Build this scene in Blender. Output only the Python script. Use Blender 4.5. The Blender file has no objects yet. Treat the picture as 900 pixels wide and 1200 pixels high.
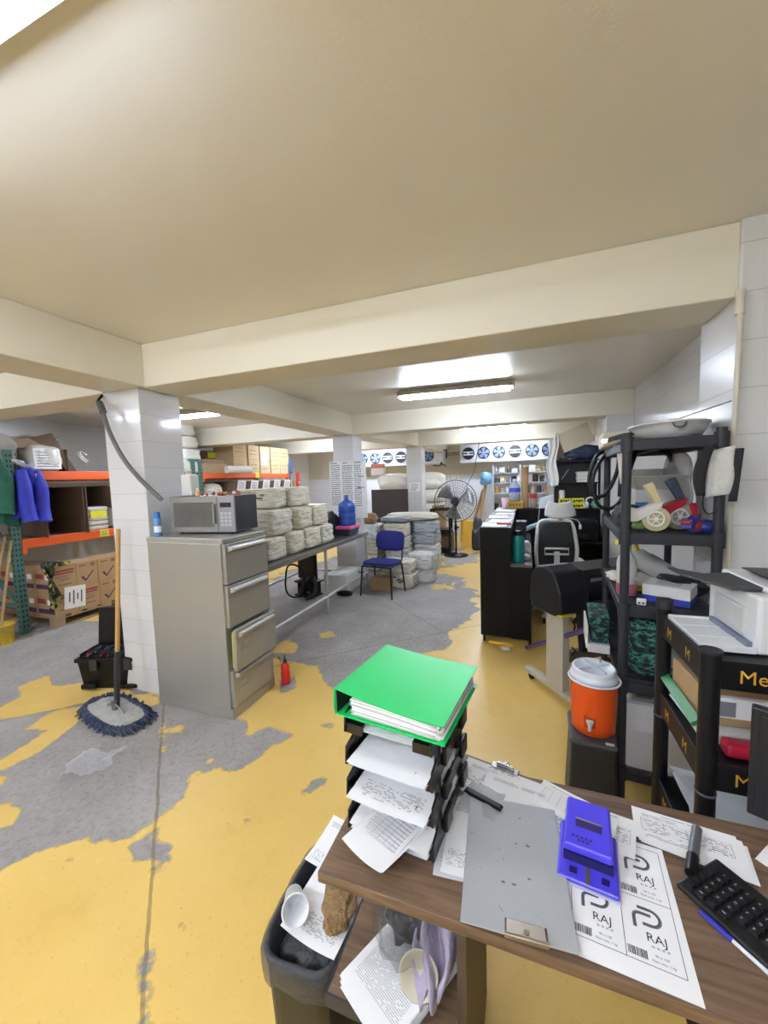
import bpy, bmesh, math, random
import numpy as np
from mathutils import Vector, Matrix, Euler
RN = random.Random(11)
SC = bpy.context.scene
C = SC.collection
PI = math.pi
rad = math.radians

# ---------------------------------------------------------------- camera
CAMZ = 1.65
FPX, PITCH, ROLL, YAW = 455.0, rad(4.73), rad(-1.77), rad(20.2)
_cy, _sy, _cp, _sp = math.cos(YAW), math.sin(YAW), math.cos(PITCH), math.sin(PITCH)
FW = Vector((-_sy*_cp, _cy*_cp, -_sp))
_r0 = Vector((_cy, _sy, 0)); _u0 = _r0.cross(FW)
RT = _r0*math.cos(ROLL) + _u0*math.sin(ROLL)
UP = -_r0*math.sin(ROLL) + _u0*math.cos(ROLL)
cam_d = bpy.data.cameras.new('camera'); cam = bpy.data.objects.new('camera', cam_d); C.objects.link(cam)
cam.matrix_world = Matrix(((RT.x, UP.x, -FW.x, 0), (RT.y, UP.y, -FW.y, 0), (RT.z, UP.z, -FW.z, CAMZ), (0, 0, 0, 1)))
cam_d.sensor_fit = 'HORIZONTAL'; cam_d.sensor_width = 36; cam_d.lens = FPX/900*36; cam_d.clip_start = .05; cam_d.clip_end = 60
SC.camera = cam
def ray(x, y): return FW + RT*((x-450)/FPX) - UP*((y-600)/FPX)
def onz(x, y, z=0.0):
    d = ray(x, y); t = (z-CAMZ)/d.z
    return Vector((d.x*t, d.y*t, z))

# ---------------------------------------------------------------- materials
def lin(h):
    h = h.lstrip('#'); o = []
    for i in (0, 2, 4):
        c = int(h[i:i+2], 16)/255
        o.append(c/12.92 if c <= .04045 else ((c+.055)/1.055)**2.4)
    return (*o, 1)
_mats = {}
def M(hexc, rough=.6, metal=0., var=.12, scale=14., bump=0., alpha=1., trans=0., emit=0., bscale=None, key=None, coat=0.):
    k = (hexc, rough, metal, var, scale, bump, alpha, trans, emit, bscale)
    if k in _mats: return _mats[k]
    m = bpy.data.materials.new('surface_' + hexc.lstrip('#')); m.use_nodes = True
    nt = m.node_tree; b = nt.nodes['Principled BSDF']
    c = lin(hexc)
    b.inputs['Roughness'].default_value = rough; b.inputs['Metallic'].default_value = metal
    b.inputs['Alpha'].default_value = alpha; b.inputs['Transmission Weight'].default_value = trans
    b.inputs['Coat Weight'].default_value = coat
    tc = nt.nodes.new('ShaderNodeTexCoord'); n = nt.nodes.new('ShaderNodeTexNoise')
    n.inputs['Scale'].default_value = scale; n.inputs['Detail'].default_value = 6
    nt.links.new(tc.outputs['Object'], n.inputs['Vector'])
    mx = nt.nodes.new('ShaderNodeMix'); mx.data_type = 'RGBA'
    mx.inputs[6].default_value = tuple(min(1, v*(1-var)) for v in c[:3])+(1,)
    mx.inputs[7].default_value = tuple(min(1, v*(1+var)) for v in c[:3])+(1,)
    nt.links.new(n.outputs['Fac'], mx.inputs[0]); nt.links.new(mx.outputs[2], b.inputs['Base Color'])
    if bump:
        n2 = nt.nodes.new('ShaderNodeTexNoise'); n2.inputs['Scale'].default_value = bscale or scale*3; n2.inputs['Detail'].default_value = 4
        nt.links.new(tc.outputs['Object'], n2.inputs['Vector'])
        bp = nt.nodes.new('ShaderNodeBump'); bp.inputs['Strength'].default_value = bump; bp.inputs['Distance'].default_value = .02
        nt.links.new(n2.outputs['Fac'], bp.inputs['Height']); nt.links.new(bp.outputs['Normal'], b.inputs['Normal'])
    if emit:
        b.inputs['Emission Color'].default_value = c; b.inputs['Emission Strength'].default_value = emit
    _mats[k] = m
    return m
def glass(hexc, rough=.08, alpha=.35):
    return M(hexc, rough, 0, .05, 6, 0, alpha, 0)

# ---------------------------------------------------------------- mesh builder
_txt = {}
def text_geo(s, align='LEFT'):
    if (s, align) in _txt: return _txt[(s, align)]
    cu = bpy.data.curves.new('t', 'FONT'); cu.body = s; cu.size = 1; cu.align_x = align; cu.resolution_u = 2
    ob = bpy.data.objects.new('t', cu); C.objects.link(ob)
    dg = bpy.context.evaluated_depsgraph_get(); me = bpy.data.meshes.new_from_object(ob.evaluated_get(dg))
    r = ([tuple(v.co) for v in me.vertices], [tuple(p.vertices) for p in me.polygons])
    bpy.data.objects.remove(ob); bpy.data.curves.remove(cu); bpy.data.meshes.remove(me)
    _txt[(s, align)] = r
    return r
class MB:
    def __init__(s): s.v = []; s.f = []; s.m = []; s.s = []; s.X = Matrix.Identity(4)
    def at(s, loc=(0, 0, 0), rot=(0, 0, 0)): s.X = Matrix.Translation(Vector(loc)) @ Euler(rot).to_matrix().to_4x4(); return s
    def add(s, vs, fs, m=0, sm=False):
        o = len(s.v)
        s.v += [tuple(s.X @ Vector(p)) for p in vs]; s.f += [tuple(i+o for i in f) for f in fs]
        s.m += [m]*len(fs); s.s += [sm]*len(fs); return s
    def box(s, x0, x1, y0, y1, z0, z1, m=0):
        return s.add([(x0,y0,z0),(x1,y0,z0),(x1,y1,z0),(x0,y1,z0),(x0,y0,z1),(x1,y0,z1),(x1,y1,z1),(x0,y1,z1)],
                     [(0,3,2,1),(4,5,6,7),(0,1,5,4),(1,2,6,5),(2,3,7,6),(3,0,4,7)], m)
    def hexa(s, b, t, m=0):      # bottom ring of 4, top ring of 4
        return s.add(list(b)+list(t), [(0,3,2,1),(4,5,6,7),(0,1,5,4),(1,2,6,5),(2,3,7,6),(3,0,4,7)], m)
    def bar(s, p, q, w, h=None, m=0, up=(0, 0, 1)):   # box along p-q
        p, q = Vector(p), Vector(q); h = h or w; d = (q-p).normalized(); u = Vector(up)
        if abs(d.dot(u)) > .98: u = Vector((0, 1, 0))
        a = d.cross(u).normalized()*w/2; c = a.cross(d).normalized()*h/2
        return s.hexa([p-a-c, p+a-c, p+a+c, p-a+c], [q-a-c, q+a-c, q+a+c, q-a+c], m)
    def cyl(s, p, q, r, r2=None, n=16, m=0, cap=True):
        p, q = Vector(p), Vector(q); r2 = r if r2 is None else r2; d = (q-p).normalized()
        u = Vector((0, 0, 1)) if abs(d.z) < .9 else Vector((1, 0, 0))
        a = d.cross(u).normalized(); b = d.cross(a)
        vs = [p+(a*math.cos(2*PI*i/n)+b*math.sin(2*PI*i/n))*r for i in range(n)]+[q+(a*math.cos(2*PI*i/n)+b*math.sin(2*PI*i/n))*r2 for i in range(n)]
        s.add(vs, [(i, i+n, (i+1) % n+n, (i+1) % n) for i in range(n)], m, True)
        if cap: s.add(vs, [tuple(range(n)), tuple(range(2*n-1, n-1, -1))], m)
        return s
    def tube(s, pts, r, n=8, m=0, closed=False, smooth=True, sub=0):
        P = [Vector(p) for p in pts]
        if sub:      # catmull-rom
            Q = []; L = len(P)
            for i in range(L if closed else L-1):
                a, b, c, d = (P[(i-1) % L] if closed or i else P[0]), P[i], P[(i+1) % L], (P[(i+2) % L] if closed or i+2 < L else P[-1])
                for k in range(sub):
                    t = k/sub
                    Q.append(.5*((2*b)+(c-a)*t+(2*a-5*b+4*c-d)*t*t+(3*b-a-3*c+d)*t**3))
            if not closed: Q.append(P[-1])
            P = Q
        L = len(P); vs = []; prev = None
        for i in range(L):
            a = P[(i-1) % L] if closed else P[max(i-1, 0)]; b = P[(i+1) % L] if closed else P[min(i+1, L-1)]
            d = (b-a).normalized()
            if prev is None:
                u = Vector((0, 0, 1)) if abs(d.z) < .9 else Vector((1, 0, 0)); prev = d.cross(u).normalized()
            prev = (prev-d*prev.dot(d)).normalized(); w = d.cross(prev)
            rr = r(i/(L-1)) if callable(r) else r
            vs += [P[i]+(prev*math.cos(2*PI*k/n)+w*math.sin(2*PI*k/n))*rr for k in range(n)]
        fs = []
        for i in range(L if closed else L-1):
            j = (i+1) % L
            fs += [(i*n+k, i*n+(k+1) % n, j*n+(k+1) % n, j*n+k) for k in range(n)]
        s.add(vs, fs, m, smooth)
        if not closed: s.add(vs, [tuple(range(n-1, -1, -1)), tuple(range((L-1)*n, L*n))], m)
        return s
    def lathe(s, prof, n=24, m=0, sm=True, sx=1., sy=1.):
        vs = [(r*sx*math.cos(2*PI*i/n), r*sy*math.sin(2*PI*i/n), z) for r, z in prof for i in range(n)]
        fs = [(j*n+i, j*n+(i+1) % n, (j+1)*n+(i+1) % n, (j+1)*n+i) for j in range(len(prof)-1) for i in range(n)]
        s.add(vs, fs, m, sm)
        if prof[0][0] > 1e-4: s.add(vs, [tuple(range(n-1, -1, -1))], m)
        if prof[-1][0] > 1e-4: s.add(vs, [tuple(range((len(prof)-1)*n, len(prof)*n))], m)
        return s
    def prism(s, pts, z0, z1, m=0):     # polygon in xy extruded z0..z1
        n = len(pts); vs = [(x, y, z0) for x, y in pts]+[(x, y, z1) for x, y in pts]
        return s.add(vs, [tuple(range(n-1, -1, -1)), tuple(range(n, 2*n))]+[(i, (i+1) % n, (i+1) % n+n, i+n) for i in range(n)], m)
    def prismy(s, pts, y0, y1, m=0):    # polygon in xz extruded along y
        n = len(pts); vs = [(x, y0, z) for x, z in pts]+[(x, y1, z) for x, z in pts]
        return s.add(vs, [tuple(range(n)), tuple(range(2*n-1, n-1, -1))]+[(i, i+n, (i+1) % n+n, (i+1) % n) for i in range(n)], m)
    def quad(s, a, b, c, d, m=0): return s.add([a, b, c, d], [(0, 1, 2, 3)], m)
    def grid(s, fn, nu, nv, m=0, sm=True):
        vs = [fn(i/nu, j/nv) for j in range(nv+1) for i in range(nu+1)]
        return s.add(vs, [(j*(nu+1)+i, j*(nu+1)+i+1, (j+1)*(nu+1)+i+1, (j+1)*(nu+1)+i) for j in range(nv) for i in range(nu)], m, sm)
    def text(s, t, size, loc, rot=(0, 0, 0), m=0, align='LEFT', sx=1.):
        old = s.X; s.X = old @ Matrix.Translation(Vector(loc)) @ Euler(rot).to_matrix().to_4x4() @ Matrix.Diagonal((size*sx, size, size, 1))
        vs, fs = text_geo(t, align); s.add(vs, fs, m); s.X = old; return s
    def soft(s, sx, sy, sz, m=0, n=7, p=5., noise=.03, layers=0, seed=0, sag=0.):   # soft sided pack resting on z=0
        rn = random.Random(seed); ph = [rn.uniform(0, 6.28) for _ in range(9)]; fr = [rn.uniform(2.5, 6) for _ in range(9)]
        faces = []; vs = []; idx = {}
        def vid(k):
            if k not in idx:
                q = Vector([2*c/n-1 for c in k]); L = (abs(q.x)**p+abs(q.y)**p+abs(q.z)**p)**(1/p); q = q/L
                w = sum(math.sin(fr[i]*q[i % 3]*1.7+ph[i]+fr[(i+1) % 9]*q[(i+1) % 3]) for i in range(6))/6
                k2 = 1+noise*2*w
                if layers:
                    cr = math.sin(q.z*PI*layers/2+.5*math.sin(ph[0]+q.x*2.2+q.y*1.7)+ph[1])**8
                    k2 *= 1-.06*cr+.012*math.sin(q.x*11+q.y*9+ph[2])*math.cos(q.z*7+ph[3])
                x, y, z = q.x*k2*sx/2, q.y*k2*sy/2, (q.z*(1+noise*w)+1)*sz/2
                if sag: z -= sag*(q.x*q.x+q.y*q.y)*max(0, q.z)
                idx[k] = len(vs); vs.append((x, y, max(z, 0)))
            return idx[k]
        for ax in range(3):
            for side in (0, n):
                for i in range(n):
                    for j in range(n):
                        def K(a, b):
                            k = [0, 0, 0]; k[ax] = side; k[(ax+1) % 3] = a; k[(ax+2) % 3] = b; return tuple(k)
                        q = [vid(K(i, j)), vid(K(i+1, j)), vid(K(i+1, j+1)), vid(K(i, j+1))]
                        faces.append(tuple(q if side else q[::-1]))
        return s.add(vs, faces, m, True)
    def build(s, name, mats, parent=None, bevel=0., loc=None, rz=0., seg=2, rot=None, sub=0, sol=0.):
        me = bpy.data.meshes.new(name); me.from_pydata(s.v, [], s.f)
        if not isinstance(mats, (list, tuple)): mats = [mats]
        for k in mats: me.materials.append(k)
        me.polygons.foreach_set('material_index', s.m); me.polygons.foreach_set('use_smooth', s.s); me.update()
        o = bpy.data.objects.new(name, me); C.objects.link(o)
        if parent: o.parent = parent
        if loc is not None: o.location = loc
        o.rotation_euler = rot if rot else (0, 0, rz)
        if sol: k = o.modifiers.new('thick', 'SOLIDIFY'); k.thickness = sol; k.offset = 0
        if bevel:
            k = o.modifiers.new('bevel', 'BEVEL'); k.width = bevel; k.segments = seg; k.limit_method = 'ANGLE'; k.angle_limit = rad(40)
        if sub: k = o.modifiers.new('sub', 'SUBSURF'); k.levels = sub; k.render_levels = sub
        return o
def tag(o, label, cat, group=None, kind=None):
    o['label'] = label; o['category'] = cat
    if group: o['group'] = group
    if kind: o['kind'] = kind
    return o
def thing(name, label, cat, loc=(0, 0, 0), rz=0., group=None, rot=None):
    o = bpy.data.objects.new(name, None); o.empty_display_size = .1; C.objects.link(o); o.location = loc
    o.rotation_euler = rot if rot else (0, 0, rz)
    return tag(o, label, cat, group)
def struct(name, mb, mats, **k):
    o = mb.build(name, mats, **k); o['kind'] = 'structure'; return o
def copy_tree(o, loc, rz=None, label=None, parent=None):
    c = o.copy(); C.objects.link(c)
    if parent: c.parent = parent
    else:
        c.location = loc
        if rz is not None: c.rotation_euler = (0, 0, rz)
        if label: c['label'] = label
    for ch in o.children: copy_tree(ch, None, parent=c)
    return c

def matte(m, v=.2):
    m.node_tree.nodes['Principled BSDF'].inputs['Specular IOR Level'].default_value = v
    return m
# common materials
INK = M('55555c', .8, var=.05)
INKG = M('77777c', .8, var=.05)
PAPER = M('eceae8', .75, var=.03, scale=5)
BLACK = matte(M('0d0d0f', .4, var=.15), .3)
BLACKM = M('121315', .6, var=.15, bump=.1)
STEEL = M('a9a9a6', .32, .9, var=.15, scale=6)
CHROME = M('cfcfd2', .2, 1., var=.05)
ORANGE = M('d9591c', .45, var=.12, scale=8)
GREENR = M('44695f', .5, var=.2, scale=10)
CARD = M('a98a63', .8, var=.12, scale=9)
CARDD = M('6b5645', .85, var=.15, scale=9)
WHITEP = M('dcdcda', .45, var=.05)
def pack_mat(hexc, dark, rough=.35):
    """stacked folded plastic: thin horizontal folds and wrinkles, crease shade put into the colour"""
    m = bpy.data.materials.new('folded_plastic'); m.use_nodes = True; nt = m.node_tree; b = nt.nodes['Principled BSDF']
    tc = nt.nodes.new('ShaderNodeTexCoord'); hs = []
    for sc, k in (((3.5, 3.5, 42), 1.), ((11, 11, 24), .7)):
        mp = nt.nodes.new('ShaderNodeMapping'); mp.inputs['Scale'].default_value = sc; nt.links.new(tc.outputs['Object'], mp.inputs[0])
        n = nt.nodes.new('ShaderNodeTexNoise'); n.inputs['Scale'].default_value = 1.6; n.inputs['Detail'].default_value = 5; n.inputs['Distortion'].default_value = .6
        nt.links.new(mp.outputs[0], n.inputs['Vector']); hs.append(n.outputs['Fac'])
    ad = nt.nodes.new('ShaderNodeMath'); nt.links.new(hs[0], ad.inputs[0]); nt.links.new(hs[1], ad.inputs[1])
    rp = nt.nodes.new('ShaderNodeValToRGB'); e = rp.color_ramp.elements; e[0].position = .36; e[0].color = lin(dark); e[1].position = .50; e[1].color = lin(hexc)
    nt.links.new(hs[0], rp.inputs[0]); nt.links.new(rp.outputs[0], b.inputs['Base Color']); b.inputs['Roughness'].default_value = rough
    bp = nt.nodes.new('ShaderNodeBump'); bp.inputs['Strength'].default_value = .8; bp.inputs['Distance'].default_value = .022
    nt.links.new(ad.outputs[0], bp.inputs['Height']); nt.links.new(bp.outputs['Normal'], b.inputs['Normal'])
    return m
CREAMB = pack_mat('dfd9c6', 'b3ac98')

def bars(mb, S, u0, u1, v0, v1, rows, m=1, fill=.5, seed=0, dens=.85, minw=.012, maxw=.05):
    """rows of broken dark dashes (unreadable print) on the surface S(u,v)"""
    rn = random.Random(seed); dv = (v1-v0)/rows
    for r in range(rows):
        v = v0+dv*r; u = u0
        while u < u1-minw*.5:
            w = min(rn.uniform(minw, maxw), u1-u)
            if rn.random() < dens: mb.quad(S(u, v), S(u+w, v), S(u+w, v+dv*min(fill, .3)), S(u, v+dv*min(fill, .3)), m)
            u += w+minw*.35
def frame_lines(mb, S, u0, u1, v0, v1, t, m=1, cols=(), rows=()):
    for a in [v0, v1-t]+list(rows): mb.quad(S(u0, a), S(u1, a), S(u1, a+t), S(u0, a+t), m)
    for a in [u0, u1-t]+list(cols): mb.quad(S(a, v0), S(a+t, v0), S(a+t, v1), S(a, v1), m)
def sheet(name, w, h, loc, rz=0., style='form', seed=0, curl=0., mats=None, parent=None, n=8, z_off=0., label=None, group=None, cat='paper', rot=None):
    mb = MB(); rn = random.Random(seed); a = rn.uniform(-1, 1)
    def S(u, v, e=.0006): return (u*w, v*h, z_off+e+curl*((u-.5)**2*2*(1 if a > 0 else .3)+(v-.5)**2*(1.4 if a < 0 else .3)))
    mb.grid(lambda u, v: S(u, v, 0), n, n)
    if style == 'form':
        bars(mb, S, .3, .7, .9, .95, 1, 1, .6, seed); bars(mb, S, .1, .45, .76, .86, 4, 1, .45, seed+1)
        frame_lines(mb, S, .08, .92, .3, .7, .0035, 1, cols=(.3, .52, .74), rows=[.36, .42, .48, .54, .6, .65])
        bars(mb, S, .1, .9, .31, .7, 7, 1, .35, seed+2, .4); bars(mb, S, .1, .6, .12, .24, 3, 1, .4, seed+3)
    elif style == 'text':
        bars(mb, S, .1, .9, .12, .9, 40, 1, .45, seed, .9)
    elif style == 'table':
        bars(mb, S, .15, .8, .88, .93, 1, 1, .6, seed)
        frame_lines(mb, S, .1, .9, .25, .8, .0035, 1, cols=(.26, .42, .58, .74), rows=[.3+.05*i for i in range(10)])
    elif style == 'few':
        bars(mb, S, .1, .5, .8, .9, 6, 1, .4, seed); bars(mb, S, .55, .9, .8, .9, 7, 1, .4, seed+4)
        bars(mb, S, .1, .9, .1, .3, 12, 1, .4, seed+5, .5)
    o = mb.build(name, mats or [PAPER, INK], parent, loc=loc, rz=rz, rot=rot)
    if label: tag(o, label, cat, group)
    return o
# ================================================================ SETTING
def node_mat(name):
    m = bpy.data.materials.new(name); m.use_nodes = True; nt = m.node_tree
    return m, nt, nt.nodes['Principled BSDF']
def tile_mat(name, c1, mortar, axes, tw=60., th=.2, rough=.25):
    """glazed wall blocks; axes = which object coordinates run along / up the wall"""
    m, nt, b = node_mat(name)
    tc = nt.nodes.new('ShaderNodeTexCoord'); sp = nt.nodes.new('ShaderNodeSeparateXYZ'); cb = nt.nodes.new('ShaderNodeCombineXYZ')
    nt.links.new(tc.outputs['Object'], sp.inputs[0])
    if axes == 'XY':
        ad = nt.nodes.new('ShaderNodeMath'); nt.links.new(sp.outputs['X'], ad.inputs[0]); nt.links.new(sp.outputs['Y'], ad.inputs[1]); nt.links.new(ad.outputs[0], cb.inputs['X'])
    else: nt.links.new(sp.outputs[axes], cb.inputs['X'])
    nt.links.new(sp.outputs['Z'], cb.inputs['Y'])
    br = nt.nodes.new('ShaderNodeTexBrick'); br.offset = .5
    br.inputs['Scale'].default_value = 1; br.inputs['Brick Width'].default_value = tw; br.inputs['Row Height'].default_value = th
    br.inputs['Mortar Size'].default_value = .0022; br.inputs['Mortar Smooth'].default_value = .3
    c = lin(c1)
    br.inputs['Color1'].default_value = c; br.inputs['Color2'].default_value = tuple(v*.97 for v in c[:3])+(1,)
    br.inputs['Mortar'].default_value = lin(mortar)
    nt.links.new(cb.outputs[0], br.inputs['Vector'])
    n = nt.nodes.new('ShaderNodeTexNoise'); n.inputs['Scale'].default_value = 1.3; n.inputs['Detail'].default_value = 5
    nt.links.new(tc.outputs['Object'], n.inputs['Vector'])
    mx = nt.nodes.new('ShaderNodeMix'); mx.data_type = 'RGBA'; mx.blend_type = 'MULTIPLY'; mx.inputs[0].default_value = 1
    rp = nt.nodes.new('ShaderNodeValToRGB'); rp.color_ramp.elements[0].color = (.86, .86, .86, 1); rp.color_ramp.elements[1].color = (1, 1, 1, 1)
    nt.links.new(n.outputs['Fac'], rp.inputs[0]); nt.links.new(br.outputs['Color'], mx.inputs[6]); nt.links.new(rp.outputs[0], mx.inputs[7])
    nt.links.new(mx.outputs[2], b.inputs['Base Color']); b.inputs['Roughness'].default_value = rough
    bp = nt.nodes.new('ShaderNodeBump'); bp.inputs['Strength'].default_value = .25; bp.inputs['Distance'].default_value = .004; bp.invert = True
    nt.links.new(br.outputs['Fac'], bp.inputs['Height']); nt.links.new(bp.outputs['Normal'], b.inputs['Normal'])
    return m
def paint_mat(name, c1, c2, rough=.4):
    m, nt, b = node_mat(name)
    tc = nt.nodes.new('ShaderNodeTexCoord'); n = nt.nodes.new('ShaderNodeTexNoise'); n.inputs['Scale'].default_value = 1.1; n.inputs['Detail'].default_value = 5
    nt.links.new(tc.outputs['Object'], n.inputs['Vector'])
    mx = nt.nodes.new('ShaderNodeMix'); mx.data_type = 'RGBA'; mx.inputs[6].default_value = lin(c1); mx.inputs[7].default_value = lin(c2)
    nt.links.new(n.outputs['Fac'], mx.inputs[0]); nt.links.new(mx.outputs[2], b.inputs['Base Color']); b.inputs['Roughness'].default_value = rough
    n2 = nt.nodes.new('ShaderNodeTexNoise'); n2.inputs['Scale'].default_value = 90; n2.inputs['Detail'].default_value = 3
    nt.links.new(tc.outputs['Object'], n2.inputs['Vector'])
    bp = nt.nodes.new('ShaderNodeBump'); bp.inputs['Strength'].default_value = .12; bp.inputs['Distance'].default_value = .004
    nt.links.new(n2.outputs['Fac'], bp.inputs['Height']); nt.links.new(bp.outputs['Normal'], b.inputs['Normal'])
    return m
CEILM = paint_mat('cream_ceiling_paint', 'e4ded2', 'eae5da')
CEILB = paint_mat('cream_beam_paint', 'e0d8c2', 'e6dfcc')
TILEX = tile_mat('white_wall_blocks', 'dddcda', 'bdbbb6', 'X')
TILEY = tile_mat('white_wall_blocks_side', 'd6d4d0', 'b9b6b0', 'Y')
TILEC = tile_mat('white_column_blocks', 'dcdbda', 'bfbdb8', 'XY', rough=.1)
PLAST = paint_mat('beige_plaster_and_shade', 'cfc6b4', 'd8d0c0', .6)

# ---- floor: yellow epoxy worn through to concrete.  'wear' = signed distance (m) to the worn outlines, + inside
def wp(pts, s=1., ox=0, oy=0): return [tuple(onz(ox+x/s, oy+y/s)[:2]) for x, y in pts]
A = 2.5
worn = [
 wp([(-700,1060),(0,750),(100,700),(260,650),(270,668),(380,655),(460,600),(545,530),(550,480),(580,455),(590,470),(640,450),(700,458),(770,410),(790,390),(870,350),(830,345),(790,330),(750,345),(720,360),(725,320),(690,300),(560,230),(465,240),(400,205),(300,20),(-700,20)], A, 0, 720),
 wp([(375,680),(420,650),(455,632),(455,715),(400,720)], A, 0, 720), wp([(470,672),(500,680),(490,735),(465,748),(462,700)], A, 0, 720),
 wp([(413,762),(430,752),(446,760),(443,774)], A, 0, 720), wp([(445,985),(415,1015),(405,1110),(398,1210),(440,1210),(445,1080),(450,1000)], A, 0, 720),
 wp([(186,726),(200,716),(212,718),(196,736)], A, 0, 720), wp([(527,914),(544,910),(540,924)], A, 0, 720), wp([(534,588),(546,584),(544,594)], A, 0, 720),
 wp([(716,545),(732,540),(730,552)], A, 0, 720), wp([(720,602),(736,598),(730,608)], A, 0, 720),
 # beyond the cabinet, under and past the steel table
 wp([(310,770),(345,776),(371,780),(384,804),(400,812),(430,800),(470,770),(500,764),(518,762),(531,758),(527,742),(553,724),(558,715),(555,689),(540,678),(515,672),(500,660),(455,664),(440,640),(340,668),(300,690),(300,740)]),
 wp([(328,797),(345,793),(347,806),(330,812)]), wp([(375,847),(392,846),(391,853),(377,852)]), wp([(354,929),(368,915),(388,909),(376,921),(358,934)]),
 wp([(520,650),(560,648),(560,660),(520,664)]), wp([(505,688),(548,683),(556,690),(520,694)]), wp([(500,645),(530,640),(545,644),(520,652)]), wp([(630,676),(650,672),(655,682)]),
]
kept = [    # islands of paint left inside the worn area
 wp([(-40,290),(0,270),(60,240),(50,215),(130,180),(150,185),(155,210),(240,200),(330,205),(390,230),(465,240),(465,268),(390,272),(250,258),(120,290),(0,308)], A, 0, 720),
 wp([(245,266),(150,285),(70,335),(135,340),(0,430),(-30,450),(0,465),(130,395),(235,310)], A, 0, 720),
 wp([(-10,470),(22,476),(10,500),(-10,505)], A, 0, 720), wp([(-20,550),(30,552),(60,575),(40,600),(38,618),(-20,630)], A, 0, 720),
 wp([(498,343),(520,322),(550,320),(530,345)], A, 0, 720), wp([(585,440),(625,415),(632,425),(605,440)], A, 0, 720),
 wp([(484,290),(474,290),(470,370),(480,410),(487,400)], A, 0, 720),
 wp([(318,765),(324,752),(340,748),(352,758),(345,766)]), wp([(365,746),(388,738),(396,746),(385,750)]),
 wp([(463,636),(500,630),(520,640),(490,648),(465,650)]), wp([(505,690),(530,680),(540,684),(520,692)]), wp([(328,648),(362,640),(362,650),(330,660)]),
]
def sdist(P, poly):
    px, py = P[:, 0], P[:, 1]; d = np.full(len(P), 1e9); ins = np.zeros(len(P), bool); n = len(poly)
    for i in range(n):
        ax, ay = poly[i]; bx, by = poly[(i+1) % n]; ex, ey = bx-ax, by-ay
        t = np.clip(((px-ax)*ex+(py-ay)*ey)/(ex*ex+ey*ey+1e-12), 0, 1)
        d = np.minimum(d, np.hypot(px-ax-ex*t, py-ay-ey*t))
        c = ((ay > py) != (by > py)); xi = ax+(py-ay)/(by-ay+1e-15)*(bx-ax); ins ^= c & (px < xi)
    return np.where(ins, d, -d)
def cuts(a, b, c, d, f, g):
    return list(np.arange(a, b, f)) + list(np.arange(b, c, g)) + list(np.arange(c, d+1e-6, f))
xs = cuts(-8, -4.2, .6, 2, .2, .035); ys = cuts(-1.6, .2, 3.2, 4.0, .2, .035)[:-1] + list(np.arange(4.0, 7.0, .06)) + list(np.arange(7.0, 11.61, .2)) + [11.6]
GX, GY = np.meshgrid(np.array(xs), np.array(ys)); P2 = np.stack([GX.ravel(), GY.ravel()], 1)
w = np.full(len(P2), -9.)
for p in worn: w = np.maximum(w, sdist(P2, p))
for p in kept: w = np.minimum(w, -sdist(P2, p))
nx_, ny_ = len(xs), len(ys)
me = bpy.data.meshes.new('floor')
me.from_pydata([(a, b, 0) for a, b in P2.tolist()], [], [(j*nx_+i, j*nx_+i+1, (j+1)*nx_+i+1, (j+1)*nx_+i) for j in range(ny_-1) for i in range(nx_-1)])
at_ = me.attributes.new('wear', 'FLOAT', 'POINT'); at_.data.foreach_set('value', np.clip(w, -1, 1).astype(np.float32)); me.update()
floor = bpy.data.objects.new('floor', me); C.objects.link(floor); floor['kind'] = 'structure'
m, nt, b = node_mat('worn_yellow_epoxy_floor')
N = nt.nodes.new; L = nt.links.new
tc = N('ShaderNodeTexCoord'); at = N('ShaderNodeAttribute'); at.attribute_name = 'wear'
def noise(sc, det=6, ro=.6):
    n = N('ShaderNodeTexNoise'); n.inputs['Scale'].default_value = sc; n.inputs['Detail'].default_value = det; n.inputs['Roughness'].default_value = ro
    L(tc.outputs['Object'], n.inputs['Vector']); return n.outputs['Fac']
def math_(op, a, b_=None, c_=None):
    n = N('ShaderNodeMath'); n.operation = op
    for i, v in enumerate((a, b_, c_)):
        if v is None: continue
        if isinstance(v, (int, float)): n.inputs[i].default_value = v
        else: L(v, n.inputs[i])
    return n.outputs[0]
def mixc(f, a, b_):
    n = N('ShaderNodeMix'); n.data_type = 'RGBA'
    if isinstance(f, (int, float)): n.inputs[0].default_value = f
    else: L(f, n.inputs[0])
    for i, v in ((6, a), (7, b_)):
        if isinstance(v, str): n.inputs[i].default_value = lin(v)
        else: L(v, n.inputs[i])
    return n.outputs[2]
def ramp(v, a, b_):
    n = N('ShaderNodeMapRange'); n.inputs[1].default_value = a; n.inputs[2].default_value = b_; L(v, n.inputs[0]); return n.outputs[0]
sp0 = N('ShaderNodeSeparateXYZ'); L(tc.outputs['Object'], sp0.inputs[0])
edge = math_('ADD', at.outputs['Fac'], math_('MULTIPLY', math_('SUBTRACT', noise(9, 8, .65), .5), .11))
farm = ramp(sp0.outputs['Y'], 3.5, 5.5)
edge = math_('ADD', edge, math_('MULTIPLY', math_('MULTIPLY', math_('SUBTRACT', noise(3.2, 6, .65), .5), farm), .9))
wear = ramp(edge, -.003, .003)
chips = math_('MULTIPLY', ramp(noise(17, 2, .5), .765, .775), ramp(noise(2.1, 2), .5, .56))
wear = math_('MAXIMUM', wear, chips)
yel = mixc(ramp(noise(1.4, 5), .3, .7), 'd6b160', 'e0be70')
yel = mixc(math_('MULTIPLY', ramp(noise(5, 9, .7), .55, .75), .35), yel, 'b8934a')
yel = mixc(math_('MULTIPLY', ramp(noise(60, 3), .62, .7), .25), yel, '8a6d35')
con = mixc(ramp(noise(2.5, 8, .7), .3, .7), '87817d', 'a39d98')
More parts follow.
